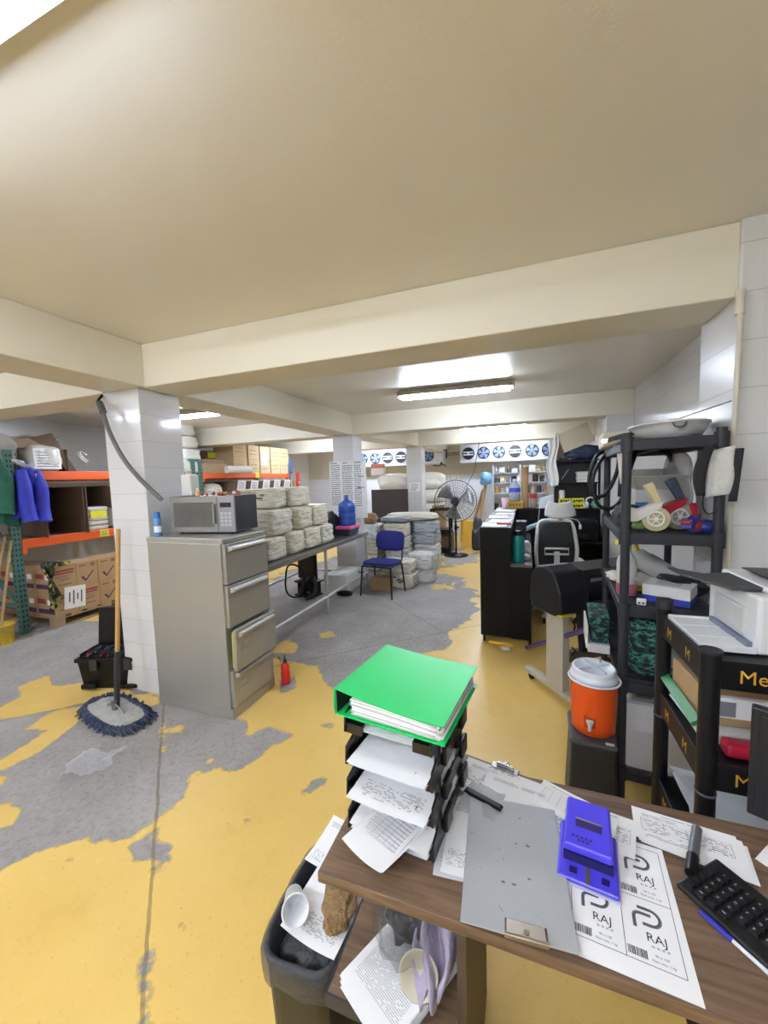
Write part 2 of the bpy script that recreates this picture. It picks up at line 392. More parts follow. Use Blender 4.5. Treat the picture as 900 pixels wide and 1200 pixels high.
con = mixc(math_('MULTIPLY', ramp(noise(34, 8, .75), .48, .68), .65), con, '625c59')
con = mixc(math_('MULTIPLY', ramp(noise(1.2, 5), .55, .75), .4), con, 'b0aaa6')
rim = math_('MULTIPLY', math_('SUBTRACT', ramp(edge, -.012, -.001), wear), .55)
yel = mixc(rim, yel, '8d6f38')
sp = N('ShaderNodeSeparateXYZ'); L(tc.outputs['Object'], sp.inputs[0])
def seam(p, q):
    dx, dy = q[0]-p[0], q[1]-p[1]; l = math.hypot(dx, dy); nx, ny = -dy/l, dx/l; c = nx*p[0]+ny*p[1]
    v = math_('ADD', math_('MULTIPLY', sp.outputs['X'], nx), math_('MULTIPLY', sp.outputs['Y'], ny))
    v = math_('ADD', v, math_('MULTIPLY', math_('SUBTRACT', noise(7, 3), .5), .02))
    return math_('ABSOLUTE', math_('SUBTRACT', v, c))
sa = seam((-2.545, 2.021), (-1.201, .804)); sb = seam((-3.57, 1.539), (-3.192, 1.88)); sd = seam(tuple(onz(462, 706)[:2]), tuple(onz(515, 738)[:2]))
ln = math_('MAXIMUM', math_('MAXIMUM', ramp(sa, .009, .005), ramp(sb, .008, .004)), math_('MULTIPLY', ramp(sd, .007, .003), wear))
col = mixc(wear, yel, con)
col = mixc(math_('MULTIPLY', ln, .6), col, '6a5c42')
L(col, b.inputs['Base Color'])
ro = N('ShaderNodeMix'); ro.inputs[2].default_value = .25; ro.inputs[3].default_value = .8; L(wear, ro.inputs[0])
L(math_('ADD', ro.outputs[0], math_('MULTIPLY', noise(8, 5), .14)), b.inputs['Roughness'])
bp = N('ShaderNodeBump'); bp.inputs['Strength'].default_value = .5; bp.inputs['Distance'].default_value = .004
hh = math_('ADD', math_('MULTIPLY', wear, -1), math_('ADD', math_('MULTIPLY', math_('MULTIPLY', noise(45, 6, .7), wear), .9), math_('MULTIPLY', noise(6, 4), .06)))
L(math_('SUBTRACT', hh, ln), bp.inputs['Height']); L(bp.outputs['Normal'], b.inputs['Normal'])
me.materials.append(m)
FLOORM = m

# ---- shell
CZ, BZ = 2.70, 2.39
struct('ceiling', MB().box(-8, 2, -1.6, 11.6, CZ, CZ+.1), CEILM)
struct('wall_left', MB().box(-6.95, -6.8, -1.6, 11.6, 0, CZ), TILEY)
struct('wall_right', MB().box(1.28, 1.4, 2.5, 11.6, 0, CZ), TILEY)
struct('wall_near_right', MB().box(1.6, 1.75, -1.6, 2.4, 0, CZ), TILEY)
struct('wall_front', MB().box(-6.8, 1.6, -1.6, -1.45, 0, CZ), PLAST)
wb = MB().box(-6.8, 1.28, 11.4, 11.6, 0, 1.74, 0).box(-6.8, 1.28, 11.36, 11.6, 1.74, CZ, 1)  # beige plaster band; shade on the upper wall is put into its colour
struct('wall_back', wb, [tile_mat('white_back_tiles', 'e6e8ee', 'c9ccd2', 'X'), PLAST])
# beams
struct('ceiling_beam', MB().box(-6.8, .86, 2.17, 2.52, BZ, CZ), CEILB, bevel=.008)
struct('ceiling_beam', MB().box(-6.8, 1.28, 5.76, 6.1, BZ, CZ), CEILB, bevel=.008)
struct('ceiling_beam', MB().box(-6.8, 1.28, 8.66, 9.0, BZ, CZ), CEILB, bevel=.008)
lb = MB()
for y0, y1, xa, xb in ((-1.45, 2.17, 0, 0), (2.52, 5.76, .0, .04), (6.1, 8.66, .1, .36), (9.0, 11.36, .4, .5)):
    lb.hexa([(-3.06+xa,y0,BZ),(-2.66+xa,y0,BZ),(-2.66+xb,y1,BZ),(-3.06+xb,y1,BZ)], [(-3.06+xa,y0,CZ),(-2.66+xa,y0,CZ),(-2.66+xb,y1,CZ),(-3.06+xb,y1,CZ)])
struct('ceiling_beam', lb, CEILB, bevel=.008)
# columns
struct('column', MB().box(-3.1, -2.71, 2.15, 2.52, 0, BZ), TILEC, bevel=.006)
struct('column', MB().box(-2.98, -2.61, 5.76, 6.1, 0, BZ), TILEC, bevel=.006)
struct('column', MB().box(-2.6, -2.24, 8.66, 9.0, 0, BZ), TILEC, bevel=.006)
struct('column', MB().box(.855, 1.6, 2.15, 2.54, 0, CZ), TILEX, bevel=.006)
struct('column', MB().box(.97, 1.28, 5.76, 6.1, 0, BZ), TILEC, bevel=.006)
# conduit down the right hand column
cd = MB().tube([(.845, 2.115, 2.39), (.848, 2.12, 2.2), (.842, 2.12, 1.8), (.842, 2.12, 0.0)], .011, 10, 0)
cd.cyl((.845, 2.12, 2.3), (.845, 2.12, 2.4), .017, n=12)
tag(cd.build('conduit_pipe', M('cfc9b8', .4)), 'thin pale conduit running down the right hand column behind the shelf', 'pipe')

# ---- fluorescent lamps
def lamp_emit(s, c=(.80, .91, 1.12)):
    m, nt, b = node_mat('lit_fluorescent_diffuser')
    b.inputs['Base Color'].default_value = (.9, .9, .9, 1); b.inputs['Emission Color'].default_value = (*c, 1); b.inputs['Emission Strength'].default_value = s
    return m
LAMP = lamp_emit(85.); LAMPN = lamp_emit(25.); LAMPB = lamp_emit(150.)
LHOUS = M('b9b4a8', .4, var=.1)
LDIF = M('e8e8e4', .3, var=.03, alpha=.55)
def lamp(loc, rz, label, L_=1.28, em=None):
    t = thing('fluorescent_lamp', label, 'lamp', loc, rz, 'fluorescent lamps on the ceiling')
    h = L_/2
    MB().prismy([(-.055, .03), (-.075, 0), (.075, 0), (.055, .03), (.04, .07), (-.04, .07)], -h, h).build('housing', LHOUS, t, rz=PI/2)
    MB().box(-h-.02, -h, -.07, .07, -.02, .05).build('end_cap', LHOUS, t, bevel=.01)
    MB().box(h, h+.02, -.07, .07, -.02, .05).build('end_cap', LHOUS, t, bevel=.01)
    for s in (-.03, .03):
        MB().cyl((-h+.03, s, -.022), (h-.03, s, -.022), .016, n=12).build('tube', em or LAMP, t)
    return t
lamp((-.78, 4.56, 2.63), rad(3), 'long fluorescent lamp on the ceiling between the first and second beam')
lamp((-.62, 7.95, 2.63), rad(4), 'fluorescent lamp far back on the ceiling, before the wall of fans')
lamp((-4.6, 7.7, 2.63), rad(2), 'fluorescent lamp on the ceiling above the tan cartons on the far rack')
lamp((-4.55, 4.25, 2.63), rad(2), 'fluorescent lamp seen right beside the tiled column with the hose')
lamp((-1.25, .525, 2.63), 0, 'fluorescent lamp in the top left corner of the photo', em=LAMPN)
lamp((-4.6, .4, 2.63), 0, 'added fluorescent lamp, out of view over the left aisle, for even light')  # added light source, unseen, fills in the left aisle
lamp((-.3, -1.1, 2.63), 0, 'added unseen fluorescent lamp behind the camera on the right, for even light', em=LAMP)  # added unseen lamp, evens out the light from behind
lamp((-2.4, -.95, 2.63), 0, 'added unseen fluorescent lamp behind the camera on the left, for even light', em=LAMPB)  # added unseen lamp, stronger, lifts the light from behind
lamp((-.4, 10.4, 2.63), 0, 'fluorescent lamp close to the back wall on the right')
lamp((-4.2, 10.3, 2.63), 0, 'fluorescent lamp close to the back wall on the left')

w = bpy.data.worlds.new('world'); SC.world = w; w.use_nodes = True
w.node_tree.nodes['Background'].inputs[0].default_value = (.8, .85, .9, 1); w.node_tree.nodes['Background'].inputs[1].default_value = .3
SC.view_settings.view_transform = 'Standard'; SC.view_settings.look = 'None'; SC.view_settings.gamma = 1; SC.view_settings.use_curve_mapping = False
SC.view_settings.exposure = 0.52
# ================================================================ LEFT: racks
HOLE = M('1c2a27', .8)
def upright(x, y, z1, parent, w=.085):
    mb = MB().box(x-.035, x+.035, y-w/2, y+w/2, 0, z1)
    z = .06
    while z < z1-.03:
        for yy in (-.018, .018):
            for xs_, xn in ((.0355, 1), ):
                mb.prism([(x+.0355, y+yy-.008), (x+.0362, y+yy-.008), (x+.0362, y+yy+.008), (x+.0355, y+yy+.008)], z, z+.028, 1)
        mb.prism([(x-.012, y-w/2-.0007), (x+.012, y-w/2-.0007), (x+.012, y-w/2), (x-.012, y-w/2)], z, z+.028, 1)
        z += .06
    mb.box(x-.07, x+.07, y-.07, y+.07, 0, .008)
    return mb.build('upright', [GREENR, HOLE], parent)
def rack(name, label, y0, y1, xf=-5.53, xb=-6.5, first=True):
    t = thing(name, label, 'storage rack', (0, 0, 0), 0, 'pallet racks along the left wall')
    for y in (y0, y1):
        upright(xf, y, 2.12, t); upright(xb, y, 2.12, t)
        b = MB()
        for z0, z1 in ((.3, .3), (.3, .95), (.95, .95), (.95, 1.6), (1.6, 1.6)): b.bar((xf-.03, y, z0), (xb+.03, y, z1), .04, .04)
        b.build('side_brace', GREENR, t)
    for z in (1.03, 1.83):
        for x in (xf, xb):
            mb = MB().box(x-.025, x+.025, y0+.045, y1-.045, z-.055, z+.055).box(x-.03, x+.045, y0+.04, y0+.085, z-.12, z+.055).box(x-.03, x+.045, y1-.085, y1-.04, z-.12, z+.055)
            mb.build('beam', ORANGE, t, bevel=.006)
        d = MB(); y = y0+.1
        while y < y1-.08:
            d.box(xb+.026, xf-.026, y, y+.075, z-.02, z+.04); y += .16
        d.build('shelf_deck', M('8a8a88', .5, .4), t)
    return t
rack('pallet_rack', 'orange and green storage rack at left with hanging jackets', 2.70, 5.30)
rack('pallet_rack', 'orange and green storage rack seen between the tiled columns, loaded with tan cartons', 5.46, 8.25)

def carton(name, w, d, h, loc, rz, mat, label, flaps=False, tape=True, group=None, prints=None, parent_mats=None):
    t = thing(name, label, 'box', loc, rz, group)
    mb = MB()
    if flaps:
        e = .006
        mb.box(0, w, 0, d, 0, e).box(0, w, 0, e, 0, h).box(0, w, d-e, d, 0, h).box(0, e, 0, d, 0, h).box(w-e, w, 0, d, 0, h)
    else: mb.box(0, w, 0, d, 0, h)
    body = mb.build('carton_body', [mat, INK], t, bevel=.004)
    if tape and not flaps: MB().box(-.0008, w+.0008, d/2-.025, d/2+.025, h*.72, h+.0008).build('tape', M('c9b48c', .3), t)
    return t
# bottom: pallet with cartons
PLX, PLY = -5.26, 2.86
t = thing('pallet', 'wooden pallet on the floor under the left rack', 'pallet', (-6.4, PLY, 0))
WOOD = M('9b8465', .8, var=.25, scale=7, bump=.2)
for i in range(7): MB().box(0, 1.14, i*.185, i*.185+.12, .115, .135).build('top_board', WOOD, t)
for x in (0, .52, 1.04):
    MB().box(x, x+.1, 0, 1.23, .098, .115).build('stringer', WOOD, t); MB().box(x, x+.1, 0, 1.23, 0, .02).build('stringer', WOOD, t)
    for y in (0, .56, 1.12): MB().box(x, x+.1, y, y+.11, .02, .098).build('block', WOOD, t)
PURP = M('4a2b52', .7); RED_ = M('8c3a3a', .7)
def marked_box(loc, face, seed, label, grp):
    """brown carton, printing on the +x face (and purple band on the -y face)"""
    t = thing('carton', label, 'box', loc, 0, grp)
    w, d, h = .34, .255, .30
    mb = MB().box(-w, 0, 0, d, 0, h)
    X = .0008
    def q(y0, y1, z0, z1, m): mb.add([(X, y0, z0), (X, y1, z0), (X, y1, z1), (X, y0, z1)], [(0, 1, 2, 3)], m)
    def qy(x0, x1, z0, z1, m): mb.add([(x0, -X, z0), (x1, -X, z0), (x1, -X, z1), (x0, -X, z1)], [(0, 1, 2, 3)], m)
    if face == 'check':
        mb.add([(X, .045, .115), (X, .075, .12), (X, .105, .075), (X, .10, .045)], [(0, 1, 2, 3)], 1)
        mb.add([(X, .10, .045), (X, .105, .075), (X, .20, .18), (X, .205, .165)], [(0, 1, 2, 3)], 1)
        q(.17, .225, .23, .275, 3); q(.03, .12, .245, .265, 3)
    else:
        q(.02, .235, .225, .25, 2); q(.02, .235, .195, .215, 2)
        mb.text('PARTIALLY', .034, (X, .03, .155), (PI/2, 0, PI/2), 1); mb.text('BAKED', .034, (X, .08, .118), (PI/2, 0, PI/2), 1)
        q(.05, .2, .06, .075, 3)
    qy(-w+.02, -.02, .03, .085, 1); qy(-w+.02, -w+.17, .15, .21, 2); qy(-w+.2, -w+.29, .14, .2, 4)
    mb.build('carton_body', [CARD, PURP, RED_, M('7d6650', .8), PAPER], t, bevel=.003)
    return t
k = 0
names_front = {0: 'front corner', 1: 'second', 2: 'third', 3: 'fourth'}
for tier in range(2):
    for i in range(4):
        face = [['text', 'text', 'check', 'text'], ['text', 'check', 'check', 'check']][tier][i]
        row = 'upper' if tier else 'lower'
        marked_box((PLX, PLY+.02+i*.262, .135+tier*.302), face, k, f'brown carton on the pallet, {names_front[i]} of its {row} row' + (' with a large check mark' if face == 'check' else ' with printed lines'), 'brown cartons on the pallet'); k += 1
    for j in range(2):
        marked_box((PLX-.345*(j+1), PLY+.02, .135+tier*.302), 'text', k, f'brown carton with purple band facing the camera, {"upper" if tier else "lower"} tier, {"beside the corner carton" if j == 0 else "farther left"}', 'brown cartons on the pallet')
        k += 1
# paper sign on the boxes
mb = MB()
mb.add([(0, 0, 0), (0, .24, 0), (0, .24, .27), (0, 0, .27)], [(0, 1, 2, 3)], 0)
for i, (a, b_) in enumerate(((.08, .2), (.05, .22), (.1, .18), (.06, .21))): mb.add([(.001, .05+i*.045, a), (.001, .065+i*.045, a), (.001, .065+i*.045, b_), (.001, .05+i*.045, b_)], [(0, 1, 2, 3)], 1)
tag(mb.build('paper_sign', [PAPER, INK], loc=(PLX+.004, 2.97, .2), sol=.001, rot=(rad(-5), 0, 0)), 'white paper sign taped on the brown cartons of the pallet', 'sign')
# camouflage cloth
def Sc(u, v):
    s = u*.95; y = 2.845+.02*math.sin(u*9)+.35*max(0, u-.55)+.10*(v-.5)*(1+.4*math.sin(u*14)); z = .25+min(s, .56)+.02*math.sin(u*25)
    x = PLX+.03-.32*0+.03*math.sin(u*18+v*5)+.02*math.sin(v*9)
    if s > .56: z = .775+.03*math.sin(u*19)
    return (x-.04*(v-.5), y, z)
m, nt, b = node_mat('camouflage_cloth'); tcc = nt.nodes.new('ShaderNodeTexCoord'); vn = nt.nodes.new('ShaderNodeTexVoronoi'); vn.inputs['Scale'].default_value = 22
nt.links.new(tcc.outputs['Object'], vn.inputs['Vector']); rp = nt.nodes.new('ShaderNodeValToRGB'); rp.color_ramp.interpolation = 'CONSTANT'
rp.color_ramp.elements[0].color = lin('23241f'); rp.color_ramp.elements[1].color = lin('a89a4c'); rp.color_ramp.elements[1].position = .7
e = rp.color_ramp.elements.new(.45); e.color = lin('4d5230')
nt.links.new(vn.outputs['Color'], rp.inputs[0]); nt.links.new(rp.outputs[0], b.inputs['Base Color']); b.inputs['Roughness'].default_value = .9
tag(MB().grid(Sc, 40, 8).build('camouflage_cloth', m, sol=.012), 'camouflage cloth hanging over the corner of the brown cartons', 'cloth')

# middle level: open dark cartons and packs
DECK = 1.03+.041
def open_carton(loc, w, d, h, label, rz=0.):
    """carton lying on its side, mouth towards +x, one side flap folded out"""
    t = thing('open_carton', label, 'box', loc, rz, 'open cartons on the left rack')
    e = .008; mb = MB()
    mb.box(-w, 0, 0, e, 0, h).box(-w, 0, d-e, d, 0, h).box(-w, 0, 0, d, 0, e).box(-w, 0, 0, d, h-e, h).box(-w, -w+e, 0, d, 0, h)
    mb.build('carton_body', CARDD, t)
    MB().box(0, .13, d-e, d, .02, h-.01).build('flap', CARDD, t, rz=0)
    MB().box(0, .15, 0, e, .0, h-.01).build('flap', CARDD, t)
    return t
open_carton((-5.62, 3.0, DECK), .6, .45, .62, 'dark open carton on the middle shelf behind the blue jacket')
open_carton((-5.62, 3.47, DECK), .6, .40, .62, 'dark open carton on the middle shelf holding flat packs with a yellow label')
YEL = M('d8d22c', .5)
for i in range(5):
    mb = MB().soft(.36, .30, .066, n=6, p=7, noise=.03, seed=i)
    if i == 3: mb.box(.178, .184, -.11, .1, -.02, .075, 1)
    tag(mb.build('flat_pack', [M('c2bfb4', .4), YEL], loc=(-5.72, 3.66, DECK+.01+i*.064)), ['bottom', 'second', 'middle', 'yellow labelled', 'topmost'][i]+' grey flat pack in the pile inside the open carton', 'pack', 'flat packs in the open carton')
def label_bag(loc, rz, sx, sy, sz, label, seed):
    mb = MB().soft(sx, sy, sz, n=8, p=4, noise=.06, seed=seed)
    for i in range(6): mb.add([(sx/2+.006-.05*i/6*.3, -sy*.33, sz*(.2+.1*i)), (sx/2+.006-.05*i/6*.3, sy*.33, sz*(.2+.1*i)), (sx/2+.004-.05*i/6*.3, sy*.33, sz*(.225+.1*i)), (sx/2+.004-.05*i/6*.3, -sy*.33, sz*(.225+.1*i))], [(0, 1, 2, 3)], 1)
    mb.add([(sx/2+.004, -sy*.4, sz*.12), (sx/2+.004, sy*.4, sz*.12), (sx/2-.012, sy*.4, sz*.86), (sx/2-.012, -sy*.4, sz*.86)], [(0, 1, 2, 3)], 2)
    return tag(mb.build('labelled_bag', [M('cbc8bd', .35), INK, PAPER], loc=loc, rz=rz), label, 'bag', 'white labelled bags on the left rack')
label_bag((-5.66, 3.97, DECK), 0, .3, .27, .33, 'white bag with a printed label at the right end of the middle shelf', 3)
tag(MB().tube([(-5.55, 3.97, DECK+.3), (-5.56, 4.0, DECK+.45), (-5.6, 3.96, DECK+.62)], lambda t: .05-.02*t, 8, sub=5).build('plastic_wrap', M('d6d6d2', .2, alpha=.8)), 'crumpled clear wrap standing above the labelled bag on the middle shelf', 'plastic wrap')
mb = MB().add([(0, 0, 0), (0, .13, 0), (0, .125, .09), (0, .01, .1)], [(0, 1, 2, 3)], 0)
for i in range(3): mb.add([(.001, .02, .02+.025*i), (.001, .11, .02+.025*i), (.001, .11, .03+.025*i), (.001, .02, .03+.025*i)], [(0, 1, 2, 3)], 1)
tag(mb.build('yellow_tag', [YEL, INK], loc=(-5.498, 3.62, .99), sol=.001), 'yellow tag stuck on the lower orange beam of the left rack', 'label')
# top level
DECK2 = 1.83+.041
t = thing('open_carton', 'large open carton with raised flap on top of the left rack', 'box', (-5.6, 2.82, DECK2), 0, 'open cartons on the left rack')
mb = MB().box(-.7, 0, 0, .008, 0, .34).box(-.7, 0, .55, .558, 0, .3).box(-.7, -.69, 0, .558, 0, .42).box(-.7, 0, 0, .558, 0, .008)
mb.build('carton_body', CARDD, t)
MB().add([(-.02, .56, 0), (0, .66, 0), (-.04, .42, .5), (-.1, .2, .42), (-.06, .38, .3)], [(0, 1, 2, 3, 4)]).build('flap', CARDD, t, sol=.008)
MB().add([(-.1, .2, .42), (-.08, -.12, .38), (-.05, -.1, .29), (-.06, .38, .3)], [(0, 1, 2, 3)]).build('flap', M('8a7058', .8), t, sol=.008)
label_bag((-5.72, 3.12, DECK2), 0, .34, .36, .34, 'clear bag with a printed sheet inside the top open carton', 5)
CLEAR = glass('c9c9c4', .12, .5)
tag(MB().soft(.5, .55, .45, n=9, p=3, noise=.1, seed=9).build('clear_bag', CLEAR, loc=(-5.75, 2.58, DECK2+.01)), 'rumpled clear plastic bag on top of the left rack above the green jacket', 'bag')
tag(MB().grid(lambda u, v: (-5.7-.5*v, 2.5+.95*u, DECK2+.44+.03*math.sin(u*14)+.02*math.sin(v*11+u*7)-.1*v), 24, 10).build('plastic_film', glass('d8d4c8', .1, .45), sol=.004), 'shiny plastic film lying over the top open carton', 'plastic film')
pts = [(-5.6+.05*math.sin(i*1.7), 3.55+.06*math.cos(i*2.3), DECK2+.24-.005*i+.05*math.sin(i*2.1)) for i in range(14)]
tag(MB().tube(pts, .006, 6, sub=4).build('string_tangle', M('d6d2c6', .6)), 'tangle of pale string beside the raised flap on the left rack', 'string')
mb = MB().tube([(-5.6, 3.95, DECK2), (-5.62, 4.0, DECK2+.15), (-5.58, 3.93, DECK2+.24), (-5.6, 3.98, DECK2+.4)], lambda t: .045*(1-.6*t)+.012*math.sin(t*20), 8, sub=8)
tag(mb.build('rag_bundle', M('6f6a63', .8, var=.4, scale=30)), 'grey twisted rag bundle on the rack top beside the tiled column', 'rag')
for i in range(3):
    tag(MB().soft(.42, .40, .215, n=7, p=7, noise=.03, seed=20+i, layers=1).build('white_pack', M('d9d5ca', .45, bump=.2), loc=(-5.75+.02*i, 5.36-.06*i, DECK2+.222+i*.214)), ['bottom', 'middle', 'top'][i]+' white pack in the pile right of the near column', 'pack', 'white packs stacked on the rack')
tag(MB().soft(.5, .5, .25, n=7, p=8, noise=.02, seed=29).build('white_pack', M('cfcabd', .5), loc=(-5.76, 5.02, DECK2)), 'low white pack on the rack end behind the near column', 'pack', 'white packs stacked on the rack')
tag(MB().soft(.5, .44, .22, n=7, p=8, noise=.02, seed=31).build('white_pack', M('cfcabd', .5), loc=(-5.76, 5.36, DECK2)), 'white pack at the foot of the pile beside the rack upright', 'pack', 'white packs stacked on the rack')
# rack two, top shelf cartons
tag(MB().box(-.7, 0, 0, .72, 0, .46).build('dark_carton', CARDD, loc=(-5.95, 5.62, DECK2), bevel=.006), 'long dark carton at the back of the far rack top', 'box')
for i, (y, h, col) in enumerate(((5.56, .18, 'a58b68'), (5.62, .08, '8f7a5c'))):
    tag(MB().box(-.4, 0, 0, .55-.1*i, 0, h).box(-.3, -.25, -.001, .551-.1*i, .01, h+.001, 1).build('flat_carton', [M(col, .8), M('c4ad85', .4)], loc=(-5.5, y, DECK2+(.18 if i else 0)), bevel=.004), ('lower' if i == 0 else 'upper')+' flat carton of the pair beside the far rack upright', 'box', 'flat cartons on the far rack')
ys = [6.33, 6.78, 7.16, 7.54, 7.9]
for i, y in enumerate(ys):
    for j in range(2):
        hh = .30 if i else .33
        mb = MB().box(-.5, 0, 0, .35 if i else .4, 0, hh)
        for r in range(2): mb.add([(.001, .05, .1+.08*r), (.001, .28, .1+.08*r), (.001, .28, .115+.08*r), (.001, .05, .115+.08*r)], [(0, 1, 2, 3)], 1)
        if i == 2 and j == 1: mb.add([(.002, .04, -.12), (.002, .26, -.12), (.002, .26, .2), (.002, .04, .2)], [(0, 1, 2, 3)], 2)
        tag(mb.build('tan_carton', [M(['b59a72', 'bfa57d', 'c2aa82', 'c6af86', 'c8b28a'][i], .75), M('8d7450', .8), PAPER], loc=(-5.5, y, DECK2+j*(hh+.003)), bevel=.003),
            f'{"upper" if j else "lower"} tan carton, {["leftmost", "second", "third", "fourth", "fifth"][i]} column on the far rack', 'box', 'tan cartons on the far rack')
tag(MB().add([(0, 0, 0), (0, .2, 0), (0, .2, .12), (0, 0, .12)], [(0, 1, 2, 3)]).build('yellow_label', YEL, loc=(-5.948, 6.12, 2.19), sol=.002), 'yellow label on the dark carton end of the far rack', 'label')
mb = MB().cyl((0, 0, .075), (0, .55, .075), .075, n=20, m=0).cyl((0, .5502, .075), (0, .552, .075), .03, n=14, m=1).cyl((0, .551, .075), (0, .5515, .075), .055, n=14, m=0)
tag(mb.build('film_roll', [M('dcd8d0', .5), BLACK], loc=(-5.42, 6.02, DECK2-.005), rz=rad(-14)), 'white roll lying on the far rack edge in front of the cartons', 'roll')
tag(MB().soft(.3, .3, .42, n=7, p=3, noise=.1, seed=40).build('blue_bag', M('3b4f9c', .5), loc=(-5.7, 8.42, DECK2-.02)), 'blue plastic bag at the right end of the far rack', 'bag')
tag(MB().add([(0, 0, 0), (0, .12, 0), (0, .12, .12), (0, 0, .12)], [(0, 1, 2, 3)]).build('yellow_label', YEL, loc=(-5.5, 6.98, 1.78), sol=.002), 'yellow label stuck on the upper orange beam of the far rack', 'label')
# rack two, middle level: cartons with white labels
rr = random.Random(5)
for j in range(2):
    for i in range(5):
        y = 6.25+i*.4; mb = MB().box(-.5, 0, 0, .37, 0, .3)
        mb.add([(.01, .06, .12), (.01, .3, .10), (.05, .31, .31), (.05, .07, .33)], [(0, 1, 2, 3)], 1)
        for r in range(4): mb.add([(.022+.008*r, .1, .16+.035*r), (.022+.008*r, .26, .155+.035*r), (.0235+.008*r, .26, .165+.035*r), (.0235+.008*r, .1, .17+.035*r)], [(0, 1, 2, 3)], 2)
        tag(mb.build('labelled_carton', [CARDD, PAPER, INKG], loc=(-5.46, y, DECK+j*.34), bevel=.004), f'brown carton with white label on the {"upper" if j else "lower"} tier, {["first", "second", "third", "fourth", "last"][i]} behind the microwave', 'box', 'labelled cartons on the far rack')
tag(MB().soft(.5, .45, .62, n=8, p=5, noise=.04, seed=44).build('large_sack', CREAMB, loc=(-5.8, 5.85, DECK)), 'pale sack behind the microwave on the middle shelf of the far rack', 'sack')
mb = MB().box(0, .03, 0, .3, 0, 1.7)
tag(mb.build('cardboard_sheet', CARD, loc=(-5.6, 8.36, .0), rot=(0, rad(4), 0)), 'brown cardboard sheet leaning at the far end of the rack', 'cardboard')
mb = MB().box(-.03, .03, -.04, .04, 0, 1.9)
for i in range(14): mb.box(.031, .033, -.02, .02, .2+.11*i, .25+.11*i, 1)
tag(mb.build('red_post', [M('b03a2c', .5), PAPER], loc=(-5.35, 8.4, 0)), 'red perforated post standing at the end of the far rack', 'post')

# jackets hanging on the left rack
def jacket(name, loc, rz, w, h, mats, label, seed, belt=False):
    t = thing(name, label, 'jacket', loc, rz, 'work jackets hanging on the left rack')
    rn = random.Random(seed); ph = [rn.uniform(0, 6) for _ in range(6)]
    def S(u, v):
        a = u*2*PI; ww = w*(.62+.5*math.sin(min(v*1.9, 1.57)) - .12*max(0, v-.75))/2
        f = 1+.13*math.sin(5*a+ph[0]+v*2)+.07*math.sin(9*a+ph[1]+v*5)
        z = -h*v+.03*math.sin(3*a+ph[2])*v
        k = .35+.65*min(1, v*4)
        if v < .02: k = .25
        return (math.cos(a)*.11*f*k+.03*math.sin(v*7+ph[3]), math.sin(a)*ww*f*k+.05*v*math.sin(v*4+ph[4]), z)
    MB().grid(S, 36, 24).build('jacket_body', mats[0], t)
    # sleeve
    MB().tube([(.05, w*.30, -.10), (.1, w*.42, -.3), (.09, w*.40, -.52), (.12, w*.34, -.68)], lambda q: .058+.02*q, 10, sub=6).build('sleeve', mats[0], t)
    MB().tube([(.06, -w*.30, -.10), (.11, -w*.36, -.3), (.1, -w*.33, -.5), (.12, -w*.28, -.66)], lambda q: .056+.02*q, 10, sub=6).build('sleeve', mats[0], t)
    MB().box(.11, .122, w*.12, w*.3, -.2, -.13).build('name_patch', M('b9bcc4', .6), t, rz=.1)
    MB().tube([(.02, -.07, .0), (.09, 0, -.05), (.02, .07, 0)], .026, 8, sub=5).build('collar', mats[1], t)
    if belt: MB().lathe([(w*.36, -h*.62), (w*.365, -h*.55)], 24, sx=.36).build('waist_band', mats[1], t)
    return t
GRNJ = M('1f5a45', .8, var=.25, scale=12, bump=.4); BLUJ = M('2c34a8', .7, var=.25, scale=12, bump=.4)
jacket('green_jacket', (-5.36, 2.36, 2.08), rad(-8), .44, .80, (GRNJ, M('173f33', .8)), 'dark green work jacket hanging on the left rack at the photo edge', 2)
jacket('blue_jacket', (-5.30, 2.73, 1.97), rad(6), .22, .60, (BLUJ, M('9a9aa2', .7)), 'bright blue work jacket hanging beside the green one', 4, True)
tag(MB().tube([(-5.40, 2.68, 1.99), (-5.36, 2.76, 1.97), (-5.3, 2.84, 1.89)], .022, 8, sub=4).build('plastic_sleeve', M('d8d6d0', .4)), 'white plastic strip on the shoulder of the blue jacket', 'strip')
# sticks and bucket by the rack
for i, (a, b_) in enumerate((((-5.3, 2.35, 0), (-5.45, 2.62, 1.1)), ((-5.42, 2.30, 0), (-5.47, 2.58, 1.15)))):
    tag(MB().cyl(a, b_, .014, n=10).build('broom_handle', M('a8855a', .6)), ['front', 'rear'][i]+' wooden stick leaning against the left rack upright', 'stick', 'sticks by the left rack')
t = thing('bucket', 'yellow bucket on the floor at the left photo edge', 'bucket', (-5.35, 2.42, 0))
MB().lathe([(.08, 0), (.10, .2), (.106, .202), (.106, .215), (.095, .215), (.074, .01), (0, .01)], 24).build('pail', M('c9a92e', .5), t)
MB().tube([(0, -.105, .2), (.07, -.07, .16), (.1, 0, .14), (.07, .07, .16), (0, .105, .2)], .004, 6, sub=4).build('handle', STEEL, t)

